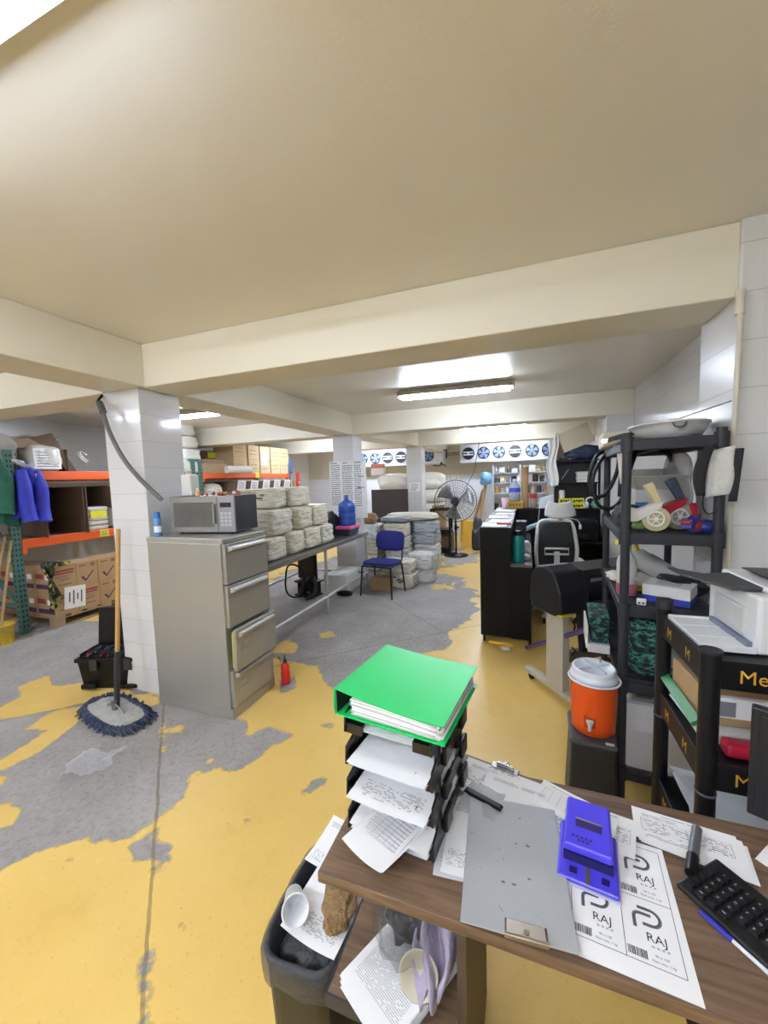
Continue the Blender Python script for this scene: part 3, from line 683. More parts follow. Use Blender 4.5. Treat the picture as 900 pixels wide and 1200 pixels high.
# ================================================================ toolbox, mop, cabinet
t = thing('tool_box', 'open black plastic toolbox full of small tools beside the tiled column', 'toolbox', (-3.46, 2.0, 0), rad(20))
W_, D_, H_ = .60, .27, .27
mb = MB().hexa([(.03,.02,0),(W_-.03,.02,0),(W_-.03,D_-.02,0),(.03,D_-.02,0)], [(0,0,H_),(W_,0,H_),(W_,D_,H_),(0,D_,H_)])
mb.box(-.012, W_+.012, -.012, D_+.012, H_-.035, H_)
mb.box(.04, .16, -.03, 0, .02, .06).box(.3, .5, -.03, 0, .02, .05)
mb.build('toolbox_body', BLACK, t, bevel=.008)
mb = MB().box(0, W_, -.02, .06, 0, .33).box(.06, W_-.06, -.027, -.02, .05, .28)
mb.build('lid', BLACK, t, bevel=.01, loc=(0, D_, H_), rot=(rad(-8), 0, 0))
tr = MB()
for i in range(6): tr.box(.02+i*.088, .024+i*.088, .02, D_-.02, H_, H_+.03)
tr.box(.02, W_-.02, .09, .094, H_, H_+.03).box(.02, W_-.02, .18, .184, H_, H_+.03).box(.02, W_-.02, .02, D_-.02, H_-.005, H_+.002)
tr.build('tray', M('2a2b30', .4), t)
for s in (.12, .4): MB().box(s, s+.06, -.022, -.01, H_-.1, H_-.01).build('latch', M('2c2c30', .4), t, bevel=.004)
rr = random.Random(3)
for i in range(26):
    x, y = rr.uniform(.04, W_-.04), rr.uniform(.03, D_-.03); a = rr.uniform(0, PI)
    p = Vector((x, y, H_+.015)); d = Vector((math.cos(a), math.sin(a), rr.uniform(-.1, .3)))*.035
    wp_ = t.matrix_basis @ p
    col = rr.choice(['9a9aa0', '8a3030', '3a3a44', '6f6f78', '55303a'])
    o = MB().cyl(-d, d, .009, .007, 8).build('socket_bit', M(col, .35, .6 if col[0] in '9a6' else 0), loc=Vector((-3.46, 2.0, 0))+Matrix.Rotation(rad(20), 3, 'Z')@p)
    tag(o, 'small socket bit lying in the tray of the open black toolbox', 'tool', 'small tools in the toolbox tray')

t = thing('dust_mop', 'dust mop with wooden handle and dirty blue fringed head, by the column', 'mop', (-2.80, 1.84, 0), rad(10))
MB().cyl((0, .02, .1), (-.075, .235, 1.34), .0155, n=14).build('wooden_handle', M('b98f50', .5, var=.2, scale=20), t)
MB().cyl((.004, .01, .06), (-.018, .075, .45), .019, .02, n=14).build('handle_sleeve', M('2b2b2e', .4), t)
mb = MB().bar((0, 0, .05), (0, 0, .12), .03).tube([(-.11, .04, .055), (0, .0, .1), (.11, -.04, .055)], .005, 8, m=0)
mb.build('swivel_joint', STEEL, t)
def mopS(u, v):
    a = u*2*PI; r = v; e = 3.2
    ca, sa = math.cos(a), math.sin(a); k = (abs(ca)**e+abs(sa)**e)**(-1/e)
    return (ca*k*.30*r-.0, sa*k*.125*r, .04+.012*(1-r)+.004*math.sin(a*7)*r)
MB().grid(mopS, 48, 8).build('mop_pad', M('a5a29a', .9, var=.4, scale=16, bump=.4), t, rz=rad(-22))
fr = MB(); rr = random.Random(8)
for i in range(190):
    a = 2*PI*i/190+rr.uniform(-.02, .02); ca, sa = math.cos(a), math.sin(a); k = (abs(ca)**3.2+abs(sa)**3.2)**(-1/3.2)
    p = Vector((ca*k*.285, sa*k*.115, .045)); d = Vector((ca*.8, sa, 0)).normalized(); j = rr.uniform(.03, .052); s = rr.uniform(-.02, .02)
    fr.tube([p, p+d*j*.5+Vector((s, -s, .008)), p+d*j+Vector((s*2, s, -.035))], lambda q: .0085*(1-.4*q), 5, m=0 if rr.random() < .75 else 1)
o = fr.build('fringe', [M('2f3a55', .95, var=.3), M('4a4d55', .95)], t, rz=rad(-22)); o['kind'] = 'stuff'

# filing cabinet
CABM = M('a9a7a0', .38, .5, var=.06, scale=3)
CABE = M('b4b2aa', .3, .6, var=.05, scale=3)
t = thing('filing_cabinet', 'grey metal four drawer filing cabinet under the microwave', 'cabinet', (-2.63, 2.06, 0))
CW, CD, CH = .70, .48, 1.285
mb = MB().box(0, CW, 0, CD, .0, .075).box(0, CW-.02, 0, CD, .075, 1.25).box(-.003, CW+.004, -.003, CD+.003, 1.25, CH)
mb.build('cabinet_body', CABM, t, bevel=.004)
for i, (z0, z1, out) in enumerate(((.08, .345, 0), (.355, .648, .035), (.658, .955, 0), (.965, 1.245, 0))):
    dr = MB().box(CW-.02, CW+.008, .014, CD-.014, z0, z1).build('drawer', CABM, t, bevel=.004, loc=(out, 0, 0))
    if out:
        dr.rotation_euler = (0, rad(1.5), 0); dr.location = (.03, 0, .016)
        MB().box(CW-.034, CW-.021, .02, .03, z0+.02, z1-.02).box(CW-.05, CW-.021, CD-.03, CD-.02, z0+.02, z1-.02).build('folder_edge', M('b9b23a', .6), dr)
    h = MB()
    h.add([(CW+.008, .04, z1-.02), (CW+.008, CD-.04, z1-.02), (CW+.03, CD-.05, z1-.026), (CW+.03, .05, z1-.026), (CW+.036, .05, z1-.045), (CW+.036, CD-.05, z1-.045), (CW+.008, CD-.04, z1-.058), (CW+.008, .04, z1-.058)],
          [(0, 1, 2, 3), (3, 2, 5, 4), (4, 5, 6, 7), (0, 3, 4, 7), (1, 6, 5, 2)])
    h.build('handle', CABE, dr, bevel=.003)
    if i < 3:
        zc = z0+(z1-z0)*.52; l = MB().box(CW+.008, CW+.011, .075, .08, zc-.025, zc+.025).box(CW+.008, CW+.011, .155, .16, zc-.025, zc+.025).box(CW+.008, CW+.011, .075, .16, zc-.028, zc-.023).box(CW+.008, CW+.011, .075, .16, zc+.023, zc+.028)
        l.build('label_holder', CABE, dr)
# microwave
t = thing('microwave_oven', 'silver microwave with dark side standing on the filing cabinet', 'microwave', (-2.535, 2.20, CH), rad(9))
MW, MD, MH = .53, .33, .285
MB().box(.01, MW, .02, MD, .012, MH).build('casing', M('16171d', .4), t, bevel=.004)
MB().box(0, .395, 0, .022, .015, MH-.002).build('door', M('9b9a97', .35, .6, var=.08), t, bevel=.004)
MB().box(.398, MW+.002, 0, .022, .015, MH-.002).build('control_panel', M('97969a', .4, .5, var=.1), t, bevel=.004)
MB().box(.03, .365, -.003, .001, .055, MH-.045).build('window_pane', M('63625f', .25, .3, var=.45, scale=9), t)
mb = MB()
for i in range(4):
    for j in range(3): mb.box(.42+.032*j, .444+.032*j, -.002, 0, .06+.028*i, .08+.028*i)
mb.box(.42, .51, -.002, 0, .2, .235, 1)
mb.build('keypad', [M('b9b8b6', .4), M('2a2d35', .2)], t)
for x in (.05, MW-.05):
    for y in (.05, MD-.05): MB().cyl((x, y, 0), (x, y, .013), .014, n=10).build('foot', BLACK, t)
MB().box(.37, .385, -.025, -.006, .08, .23).box(.37, .385, -.012, 0, .08, .09).box(.37, .385, -.012, 0, .22, .23).build('door_handle', M('8f8e8c', .3, .6), t, bevel=.003)
# spray can
t = thing('spray_can', 'blue aerosol can standing left of the microwave', 'spray can', (-2.575, 2.115, CH))
prof = [(.0, 0), (.024, 0), (.026, .004), (.026, .125), (.022, .135), (.02, .137)]
MB().lathe(prof, 20).build('can', M('5f93c9', .35, .2, var=.2, scale=30), t); MB().lathe([(.0225, .134), (.0225, .17), (.018, .178), (0, .178)], 20).build('cap', M('1f5fa8', .35), t)
MB().lathe([(.0265, .03), (.0265, .075)], 20).build('label_band', M('dfe6ee', .4), t)
# jug and ornaments on the microwave
t = thing('white_jug', 'white plastic jug standing on the back of the microwave', 'jug', (-2.50, 2.37, CH+MH+.0), rad(9))
MB().box(-.045, .045, -.05, .05, 0, .17).build('jug_body', M('d9d7d2', .4), t, bevel=.012)
MB().lathe([(.022, .168), (.022, .19), (.026, .19), (.026, .205), (0, .205)], 16).build('cap', M('cfcac0', .4), t, loc=(-.01, 0, 0))
rr = random.Random(21)
for i in range(22):
    x, y = -2.36+rr.uniform(-.03, .27), 2.30+rr.uniform(.0, .2)
    col = rr.choice(['b8332e', 'c9a24a', 'd8b8a0', 'b5503a', 'e0ddd6', '8a4a36']); r = rr.uniform(.009, .015)
    mb = MB().lathe([(0, 0), (r*.7, r*.25), (r, r), (r*.75, r*1.65), (r*.25, r*2), (r*.2, r*2.3), (0, r*2.35)], 12)
    tag(mb.build('ornament', M(col, .3), loc=(x, y+.0, CH+MH)), 'tiny coloured bauble in the clutter on top of the microwave', 'ornament', 'baubles on the microwave')
t = thing('toy_figure', 'small yellow star topped ornament on top of the microwave', 'ornament', (-2.345, 2.285, CH+MH))
MB().lathe([(.02, 0), (.016, .02), (.006, .035), (.004, .045), (0, .046)], 12).build('base', M('c98a5a', .4), t)
st = [(math.cos(PI/2+i*PI/5)*(.014 if i % 2 == 0 else .006), .052+math.sin(PI/2+i*PI/5)*(.014 if i % 2 == 0 else .006)) for i in range(10)]
MB().prismy(st, -.003, .003).build('star', M('e0c04a', .4), t)
# hose on the column
t = thing('grey_hose', 'grey corrugated hose hanging from the beam across the tiled column', 'hose')
MB().tube([(-3.02, 2.08, 2.28), (-2.98, 2.07, 2.2), (-2.91, 2.06, 2.05), (-2.80, 2.06, 1.87), (-2.68, 2.08, 1.72), (-2.58, 2.11, 1.61), (-2.54, 2.14, 1.55)], .016, 10, sub=6).build('hose_body', M('63615f', .6), t)
MB().cyl((-3.035, 2.085, 2.30), (-2.985, 2.072, 2.22), .024, n=12).build('connector', M('5a5856', .5), t)
MB().tube([(-3.02, 2.085, 2.29), (-3.08, 2.10, 2.31), (-3.09, 2.14, 2.36), (-3.1, 2.18, 2.40)], .009, 8, sub=5).build('black_cable', BLACK, t)
mb = MB().cyl((0, 0, 0), (0, .001, 0), .01, n=10)
# oil bottle
t = thing('oil_bottle', 'small red squeeze bottle on the floor beside the filing cabinet', 'bottle', (-1.865, 2.60, 0))
MB().lathe([(0, 0), (.034, 0), (.038, .006), (.038, .10), (.034, .115), (.036, .12), (.036, .15), (.02, .175), (.014, .18)], 24).build('bottle_body', M('c8281e', .35), t)
MB().lathe([(.016, .178), (.015, .2), (.006, .21), (.0035, .245), (0, .246)], 14).build('nozzle', M('3a2522', .4), t)
MB().tube([(-.03, 0, .15), (-.04, -.005, .19), (-.055, -.01, .225)], .003, 6).build('spout', BLACK, t)
# plastic scrap on the floor
p0 = onz(108, 896)
tag(MB().grid(lambda u, v: ((u-.5)*.25+.02*math.sin(v*9), (v-.5)*.2+.02*math.sin(u*8), .006+.012*abs(math.sin(u*17+v*5))+.01*abs(math.sin(v*21-u*3))), 22, 18).build('plastic_scrap', glass('e6e6ea', .08, .3), loc=(p0.x, p0.y, .001), rz=rad(25)), 'crumpled clear plastic scrap lying on the worn floor', 'plastic scrap')
# ================================================================ CENTRE: steel table, packs, chair, far wall
TX0, TX1, TY0, TY1, TZ = -3.45, -2.31, 2.66, 5.55, .86
t = thing('steel_table', 'long stainless steel packing table behind the filing cabinet', 'table', (TX0, TY0, 0))
w_, d_ = TX1-TX0, TY1-TY0
MB().box(0, w_, 0, d_, TZ-.012, TZ).box(w_-.012, w_, 0, d_, TZ-.055, TZ-.012).box(0, .012, 0, d_, TZ-.055, TZ-.012).box(.012, w_-.012, 0, .012, TZ-.055, TZ-.012).box(.012, w_-.012, d_-.012, d_, TZ-.055, TZ-.012).build('tabletop', M('8f908c', .3, .75, var=.15, scale=4), t, bevel=.003)
for x in (.03, w_-.03):
    for y in (.06, 1.55, d_-.04):
        l = MB().cyl((x, y, .02), (x, y, TZ-.012), .019, n=14).build('leg', M('b9b9b6', .35, .5), t)
        MB().cyl((x, y, 0), (x, y, .03), .024, .02, n=12).build('foot', STEEL, l)
    MB().cyl((x, .06, .215), (x, d_-.04, .215), .017, n=12).build('side_rail', M('c9c9c6', .35, .4), t)
MB().cyl((.03, d_-.04, .215), (w_-.03, d_-.04, .215), .016, n=12).build('end_rail', STEEL, t)

def pack(loc, size, rz, seed, label, group, mat=None, layers=4, p=5., prints=False, noise=.03):
    mb = MB().soft(*size, n=20, p=p*1.9, noise=noise*.8, layers=layers+3, seed=seed)
    rn = random.Random(seed)
    if prints:
        for i in range(9):
            x = rn.uniform(-.3, .2)*size[0]; z = rn.uniform(.35, .75)*size[2]
            mb.add([(x, -size[1]/2-.004, z), (x+.05, -size[1]/2-.004, z), (x+.05, -size[1]/2-.004, z+.022), (x, -size[1]/2-.004, z+.022)], [(0, 1, 2, 3)], 1)
    o = mb.build('bundle', [mat or CREAMB, M('6d6a62', .7)], loc=loc, rz=rz)
    # strap round the bundle
    k = MB().tube([(-size[0]*.2, -size[1]/2*1.01, size[2]*.08), (-size[0]*.2, -size[1]/2*1.02, size[2]*.9), (-size[0]*.2, 0, size[2]*1.01), (-size[0]*.2, size[1]/2*1.02, size[2]*.9), (-size[0]*.2, size[1]/2*1.01, size[2]*.08)], .006, 6).build('twine', M('bdb6a0', .7), o)
    return tag(o, label, 'bundle', group)
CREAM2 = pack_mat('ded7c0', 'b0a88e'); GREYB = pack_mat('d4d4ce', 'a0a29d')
G = 'wrapped bundles on the steel table'
rows = [ # x, y, w(along x), d(along y), h, z, rz, label
 (-2.60, 3.33, .42, .34, .23, TZ, 0, 'printed cream bundle on the steel table nearest the filing cabinet'),
 (-2.60, 3.70, .42, .33, .25, TZ, 4, 'second cream bundle in the bottom row on the steel table'),
 (-2.58, 4.05, .40, .33, .25, TZ, -3, 'third cream bundle in the bottom row on the steel table'),
 (-2.58, 4.40, .40, .32, .24, TZ, 2, 'last cream bundle in the bottom row, before the dark bin'),
 (-3.08, 3.45, .44, .45, .26, TZ, 0, 'bottom bundle at the back of the table behind the microwave'),
 (-3.08, 3.98, .44, .45, .26, TZ, 3, 'bottom bundle at the back of the table, middle of its row'),
 (-2.66, 3.50, .46, .36, .27, TZ+.235, -3, 'large pale bundle with horizontal folds in the middle row'),
 (-2.62, 3.92, .42, .34, .25, TZ+.25, 5, 'middle row bundle right of the large folded one'),
 (-2.60, 4.30, .40, .34, .26, TZ+.25, -6, 'slanting end bundle of the middle row on the table'),
 (-3.10, 3.50, .44, .46, .25, TZ+.265, 2, 'dim bundle between the microwave and the large folded one'),
 (-3.10, 4.05, .44, .46, .24, TZ+.265, 2, 'bundle at the back of the middle row'),
 (-2.80, 3.66, .44, .36, .22, TZ+.51, 8, 'printed bundle on top of the pile, left of the pair'),
 (-2.76, 4.08, .44, .38, .23, TZ+.505, -5, 'cream bundle on top of the pile, right of the pair'),
]
for i, (x, y, a, b_, h, z, rz, lab) in enumerate(rows):
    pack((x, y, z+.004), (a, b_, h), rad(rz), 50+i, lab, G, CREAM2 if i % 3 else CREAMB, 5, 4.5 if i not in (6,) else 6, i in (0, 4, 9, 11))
# dark bin, pink lid, blue jug, black bag
t = thing('plastic_bin', 'dark plastic bin with pink lid on the steel table under the blue jug', 'bin', (-2.50, 5.16, TZ))
MB().hexa([(-.12,-.15,0),(.12,-.15,0),(.12,.15,0),(-.12,.15,0)], [(-.14,-.17,.1),(.14,-.17,.1),(.14,.17,.1),(-.14,.17,.1)]).build('bin_body', M('3a3c50', .4), t, bevel=.01)
MB().box(-.155, .155, -.185, .185, .1, .145).build('lid', M('e0579a', .4), t, bevel=.012)
t = thing('water_jug', 'large blue water bottle standing on the pink lid', 'water bottle', (-2.47, 5.14, TZ+.146))
MB().lathe([(0, 0), (.115, 0), (.125, .012), (.125, .08), (.119, .09), (.125, .10), (.125, .17), (.117, .182), (.125, .194), (.125, .27), (.115, .31), (.06, .355), (.03, .37), (.028, .385)], 32).build('bottle_body', M('2c4f9e', .15, var=.06, alpha=.93), t)
MB().lathe([(.029, .38), (.031, .385), (.031, .43), (.027, .436), (0, .436)], 20).build('neck', M('34549c', .3), t)
tag(MB().soft(.2, .26, .36, n=8, p=2.8, noise=.12, seed=77).build('black_bag', M('1d1d22', .35, bump=.4), loc=(-2.68, 5.0, TZ+.005)), 'black plastic bag slumped beside the blue water bottle', 'bag')
tag(MB().soft(.14, .16, .3, n=7, p=3, noise=.12, seed=78).build('pink_bag', M('d58a98', .4, alpha=.9), loc=(-2.66, 4.73, TZ+.003)), 'small pink striped plastic bag between the bundles and the dark bin', 'bag')
# hand written poster on the column
def poster():
    mb = MB().box(0, .66, 0, .004, 0, .92)
    rr = random.Random(4)
    for (x0, x1, n_, top) in ((.03, .2, 20, .85), (.235, .42, 22, .84), (.45, .57, 20, .84)):
        for i in range(n_):
            z = top-.034*i; x = x0
            while x < x1-.01:
                w = min(rr.uniform(.012, .04), x1-x); mb.add([(x, -.001, z), (x+w, -.001, z+rr.uniform(-.003, .003)), (x+w, -.001, z+.012), (x, -.001, z+.013)], [(0, 1, 2, 3)], 1); x += w+.008
    for (x0, z, n_) in ((.03, .885, 4), (.25, .885, 3), (.46, .885, 4), (.53, .66, 3), (.50, .48, 4), (.55, .40, 1)):
        for k in range(n_): mb.add([(x0+.03*k, -.001, z), (x0+.03*k+.022, -.001, z), (x0+.03*k+.02, -.001, z+.018), (x0+.03*k, -.001, z+.016)], [(0, 1, 2, 3)], 1)
    return mb
tag(poster().build('handwritten_poster', [M('d6d5d3', .5), M('3d4048', .8)], loc=(-3.06, 5.755, 1.05)), 'large white sheet covered in handwritten lists on the middle column', 'poster')
# under the table: white box, black computer stand with cables, black shoe, small casters
t = thing('white_carton', 'long white carton on the floor under the far end of the steel table', 'box', (-2.82, 5.0, 0), rad(4))
MB().box(0, .36, 0, .62, 0, .27).build('carton_body', M('d3d1cc', .7), t, bevel=.004)
MB().add([(-.0, .3, .27), (.1, .32, .285), (.14, .62, .285), (0, .62, .27)], [(0, 1, 2, 3)]).build('flap', M('c9c4b8', .7), t, sol=.004); MB().add([(.18, .02, .271), (.34, .05, .29), (.33, .3, .288), (.17, .3, .271)], [(0, 1, 2, 3)]).build('flap', PAPER, t, sol=.003)
t = thing('old_monitor', 'black monitor standing on the floor under the steel table', 'monitor', (-3.0, 4.85, 0), rad(-12))
MB().box(-.17, .17, -.03, .03, .24, .66).build('screen_back', BLACK, t, bevel=.015); MB().box(-.05, .05, -.02, .02, .06, .26).build('neck', BLACK, t); MB().box(-.17, .17, -.12, .12, 0, .03).box(-.16, .2, -.13, .13, .2, .225).build('stand_base', BLACK, t, bevel=.008); MB().box(-.12, -.09, -.1, .1, .03, .2).build('support', BLACK, t); MB().box(.12, .15, -.1, .1, .03, .2).build('support', BLACK, t)
t = thing('cable_coil', 'coil of thick black cable on the floor under the steel table', 'cable')
MB().tube([(-3.05+.16*math.cos(a*1.1), 4.55+.06*a*.12+.03*math.sin(a*3), .28+.24*math.sin(a*1.1)) for a in [i*.45 for i in range(15)]], .013, 8, sub=3).build('cable', BLACK, t)
MB().tube([(-2.9, 4.6, .02), (-2.8, 4.7, .1), (-2.86, 4.76, .3), (-2.98, 4.7, .2), (-3.02, 4.62, .03)], .03, 8, sub=5).build('thick_hose', M('232326', .5), t)
for i, (x, y) in enumerate(((-3.33, 3.5), (-3.42, 3.75))):
    t = thing('caster_wheel', ['left', 'right'][i]+' loose black caster on the floor seen past the filing cabinet', 'caster', (x, y, 0), rad(30*i), 'casters under the steel table')
    MB().cyl((-.012, 0, .032), (.012, 0, .032), .032, n=16).build('wheel', BLACK, t); MB().box(-.02, .02, -.015, .03, .035, .08).build('fork', M('38383c', .4), t, bevel=.004)
tag(MB().soft(.24, .09, .07, n=7, p=2.6, noise=.06, seed=80).build('black_shoe', BLACK, loc=(-2.47, 4.96, 0), rz=rad(8)), 'dark slipper lying on the floor before the white carton', 'shoe')

# blue visitor chair
t = thing('visitor_chair', 'blue upholstered stacking chair with black legs at the table end', 'chair', (-1.96, 5.2, 0), rad(-7))
BLF = M('1c2370', .85, var=.12, scale=60, bump=.2); TUB = M('151518', .35)
def seatS(mb, w, d, z, th):
    mb.soft(w, d, th, n=8, p=5, noise=0)
mb = MB().at((0, 0, .43), (rad(-3), 0, 0)).soft(.49, .44, .065, n=9, p=5, noise=.004); mb.build('seat', BLF, t)
mb = MB().at((0, .235, .60), (rad(80), 0, 0)); mb.soft(.47, .30, .055, n=9, p=3.6, noise=.004)
b_ = MB()
def backS(u, v): return 0
mb = MB().at((0, .235, .59), (rad(-10), 0, 0)); mb.soft(.46, .06, .30, n=9, p=4, noise=.004); mb.build('backrest', BLF, t)
MB().at((0, .255, .585), (rad(-10), 0, 0)).soft(.45, .035, .30, n=8, p=5, noise=0).build('backrest_shell', BLACK, t)
for sx in (-1, 1):
    MB().cyl((sx*.225, -.2, .43), (sx*.25, -.235, 0), .0125, n=12).build('leg', TUB, t)
    MB().cyl((sx*.225, .17, .43), (sx*.25, .22, 0), .0125, n=12).build('leg', TUB, t)
    MB().tube([(sx*.2, .16, .43), (sx*.2, .235, .47), (sx*.2, .262, .62), (sx*.2, .285, .72)], .011, 8, sub=4).build('back_support', TUB, t)
MB().tube([(-.225, -.2, .43), (.225, -.2, .43), (.225, .17, .43), (-.225, .17, .43)], .0115, 8, closed=True).build('seat_frame', TUB, t)

# piles of wrapped sacks beyond the chair
G = 'wrapped bundles piled on the floor'
P_ = [
 (-1.86, 5.66, .55, .34, .22, 0, 0, 'floor bundle right behind the blue chair', 1), (-1.86, 5.66, .50, .34, .20, .215, 3, 'second bundle behind the blue chair legs', 0),
 (-1.60, 6.05, .44, .36, .22, 0, 6, 'lower bundle of the short pile beside the blue chair', 2), (-1.58, 6.03, .43, .36, .25, .218, -5, 'upper bundle of the short pile beside the blue chair', 2),
 (-2.12, 6.45, .40, .40, .24, 0, 0, 'bottom bundle of the tall pile behind the chair', 2), (-2.10, 6.42, .42, .40, .22, .235, 4, 'second bundle of the tall pile behind the chair', 2),
 (-2.12, 6.44, .40, .40, .22, .45, -4, 'third bundle of the tall pile behind the chair', 2), (-2.12, 6.42, .40, .38, .24, .665, 3, 'crinkled top bundle of the tall pile behind the chair', 1),
 (-1.72, 6.92, .48, .42, .24, 0, 0, 'bottom bundle of the pile with grey wrap', 2), (-1.70, 6.9, .46, .42, .24, .235, 5, 'second bundle of the pile with grey wrap', 2),
 (-1.72, 6.92, .46, .42, .22, .47, -6, 'grey wrapped bundle in the middle of the back pile', 3), (-1.72, 6.9, .46, .42, .20, .685, 6, 'crumpled grey and white bundle near the top of the back pile', 3),
 (-2.25, 7.15, .5, .5, .3, 0, 0, 'bottom bundle at the back of the pile before the dark board', 2), (-2.25, 7.15, .5, .5, .3, .295, 4, 'middle bundle at the back of the pile before the dark board', 2), (-2.25, 7.12, .5, .5, .28, .59, 2, 'upper bundle at the back of the pile before the dark board', 3),
 (-2.72, 6.66, .44, .46, .30, 0, 0, 'bottom bundle behind the table end', 1), (-2.72, 6.66, .42, .46, .28, .295, 4, 'middle bundle behind the table end', 1), (-2.70, 6.64, .42, .44, .28, .57, -4, 'white rounded bundle behind the table end', 4),
]
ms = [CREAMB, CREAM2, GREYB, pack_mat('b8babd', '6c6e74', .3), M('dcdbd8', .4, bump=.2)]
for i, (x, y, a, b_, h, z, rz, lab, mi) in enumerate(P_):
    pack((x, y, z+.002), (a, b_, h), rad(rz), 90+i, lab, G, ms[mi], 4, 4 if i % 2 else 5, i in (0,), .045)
for i, (x, y, z, sx, sy, sz, rz, m_, lab) in enumerate(((-2.0, 6.95, .885, .95, .5, .15, 4, M('d3cfbd', .4, bump=.3), 'long pale sack lying across the top of the back pile'),
        (-2.15, 6.42, .905, .5, .42, .11, -5, M('7f828c', .35, var=.3, bump=.4), 'grey folded sack on the tall pile under the long pale one'), (-1.68, 6.5, .66, .4, .24, .12, 8, M('c9cac8', .35, bump=.3), 'small white folded pack tucked between the piles'))):
    tag(MB().soft(sx, sy, sz, n=9, p=3.2, noise=.07, seed=120+i).build('folded_sack', m_, loc=(x, y, z if i < 2 else 0.0), rz=rad(rz)), lab, 'sack', 'folded sacks on the piles')
tag(MB().soft(.3, .3, .2, n=8, p=2.5, noise=.15, seed=130).build('brown_paper', M('8f7457', .8, bump=.4), loc=(-2.72, 6.62, .85)), 'crumpled brown paper on the pile behind the table end', 'paper')
tag(MB().box(-.15, .15, -.12, .12, 0, .2).build('brown_box', CARD, loc=(-2.06, 5.42+.0, 0), rz=rad(5), bevel=.004), 'small brown box on the floor under the blue chair', 'box')
t = thing('dark_board', 'large dark brown board standing upright before the far column', 'board', (-2.81, 8.02, 0))
MB().box(-.42, .42, -.02, .02, .06, 1.44).build('panel', M('3b322c', .6, var=.25, scale=3), t, bevel=.004)
for s in (-.36, .36): MB().box(s-.03, s+.03, -.2, .2, 0, .06).build('foot', M('2b2725', .6), t)
# sacks on pallet further back
G = 'large white sacks at the far left'
for col, (x, y) in enumerate(((-3.25, 9.75), (-2.35, 9.75))):
    for k in range(5):
        lab = f'{["bottom", "second", "third", "fourth", "top"][k]} white sack of the stack {"left of" if col == 0 else "behind"} the farthest column'
        tag(MB().soft(.86, .8, .36 if k < 4 else .42, n=9, p=3.6, noise=.06, seed=140+k+col*9).build('white_sack', M('dfdbcf', .45, bump=.25), loc=(x, y, k*.345+.002), rz=rad(3*k-5)), lab, 'sack', G)
t = thing('orange_crate', 'small orange and white box on top of the white sacks', 'box', (-3.6, 9.45, 1.78), rad(10))
MB().box(-.16, .16, -.14, .14, 0, .28).build('box_body', M('dcdad6', .5), t); MB().box(-.165, .165, -.145, .145, .17, .282).build('lid', M('d07a5a', .5), t, bevel=.01)
tag(MB().box(-.15, .15, -.15, .15, 0, 1.0).build('tall_carton', CARD, loc=(-1.98, 9.28, 0), bevel=.005), 'tall brown carton right of the farthest column', 'box')
tag(MB().box(-.17, .17, -.12, .12, 0, .42).box(-.17, .17, -.13, -.12, .3, .42).build('carton', CARDD, loc=(-1.72, 8.72, 0), bevel=.005), 'dark brown carton beside the black metal stand', 'box')
sg = MB().box(-.13, .13, 0, .004, 0, .2)
for i in range(4): sg.box(-.09, .09 if i else .05, -.001, 0, .03+.042*i, .045+.042*i, 1)
tag(sg.build('paper_sign', [PAPER, INKG], loc=(-2.42, 8.652, 1.36)), 'small paper notice on the farthest column', 'sign')
sg = MB().box(-.17, .17, 0, .004, 0, .26)
for a in ((-.1, .1, .2, .21), (-.1, -.08, .05, .2), (.08, .1, .05, .2), (-.1, .1, .04, .05)): sg.box(a[0], a[1], -.001, 0, a[2], a[3], 1)
tag(sg.build('paper_sign', [PAPER, M('b9bcc4', .6)], loc=(-2.0, 11.393, 1.55)), 'pale paper notice on the far white wall above the fan', 'sign')

# pedestal fan
FX, FY, FZ = -1.40, 8.17, 1.16
t = thing('pedestal_fan', 'large black pedestal fan with wire cage in the aisle', 'fan', (FX, FY, 0), rad(8))
MB().lathe([(0, 0), (.25, 0), (.25, .02), (.06, .035), (.03, .06), (0, .06)], 32).build('base', BLACK, t)
MB().cyl((0, 0, .05), (0, 0, FZ-.05), .021, n=14).build('pole', BLACK, t)
MB().cyl((0, 0, .55), (0, 0, .65), .032, n=14).cyl((.03, 0, .6), (.07, 0, .6), .018, n=10).build('height_collar', BLACK, t)
MB().cyl((0, .02, FZ), (0, .25, FZ), .085, .07, n=20).box(-.03, .03, -.02, .06, FZ-.12, FZ-.02).build('motor', BLACKM, t, bevel=.006)
hb = MB().cyl((0, -.08, FZ), (0, .03, FZ), .045, n=18)
hb.build('hub', M('2a2a2c', .4), t)
for k in range(3):
    a0 = k*2*PI/3+.3
    def bl(u, v, a0=a0):
        r = .05+.33*u; a = a0+(v-.5)*(.55+.55*u); return (r*math.cos(a), -.045+.07*(v-.5), FZ+r*math.sin(a))
    MB().grid(bl, 8, 6).build('blade', M('9b9c9e', .35, .6), t, sol=.004)
cg = MB(); WIRE = M('2b2c2f', .35, .4)
for y, rs in ((-.13, (.08, .18, .28, .38)), (.06, (.1, .22, .33))):
    for r in rs: cg.tube([(r*math.cos(a), y+.10*(r/.43)**2*(1 if y < 0 else -.3), FZ+r*math.sin(a)) for a in [i*PI/16 for i in range(32)]], .0035, 5, closed=True)
cg.tube([(.435*math.cos(a), -.03, FZ+.435*math.sin(a)) for a in [i*PI/20 for i in range(40)]], .009, 6, closed=True)
for k in range(44):
    a = 2*PI*k/44; c_, s_ = math.cos(a), math.sin(a)
    cg.tube([(r*c_, -.13+.10*(r/.43)**2, FZ+r*s_) for r in (.06, .2, .33, .432)], .0028, 4)
    if k % 2 == 0: cg.tube([(r*c_, .06-.03*(r/.43)**2-(.06 if r > .42 else 0), FZ+r*s_) for r in (.09, .2, .33, .432)], .0028, 4)
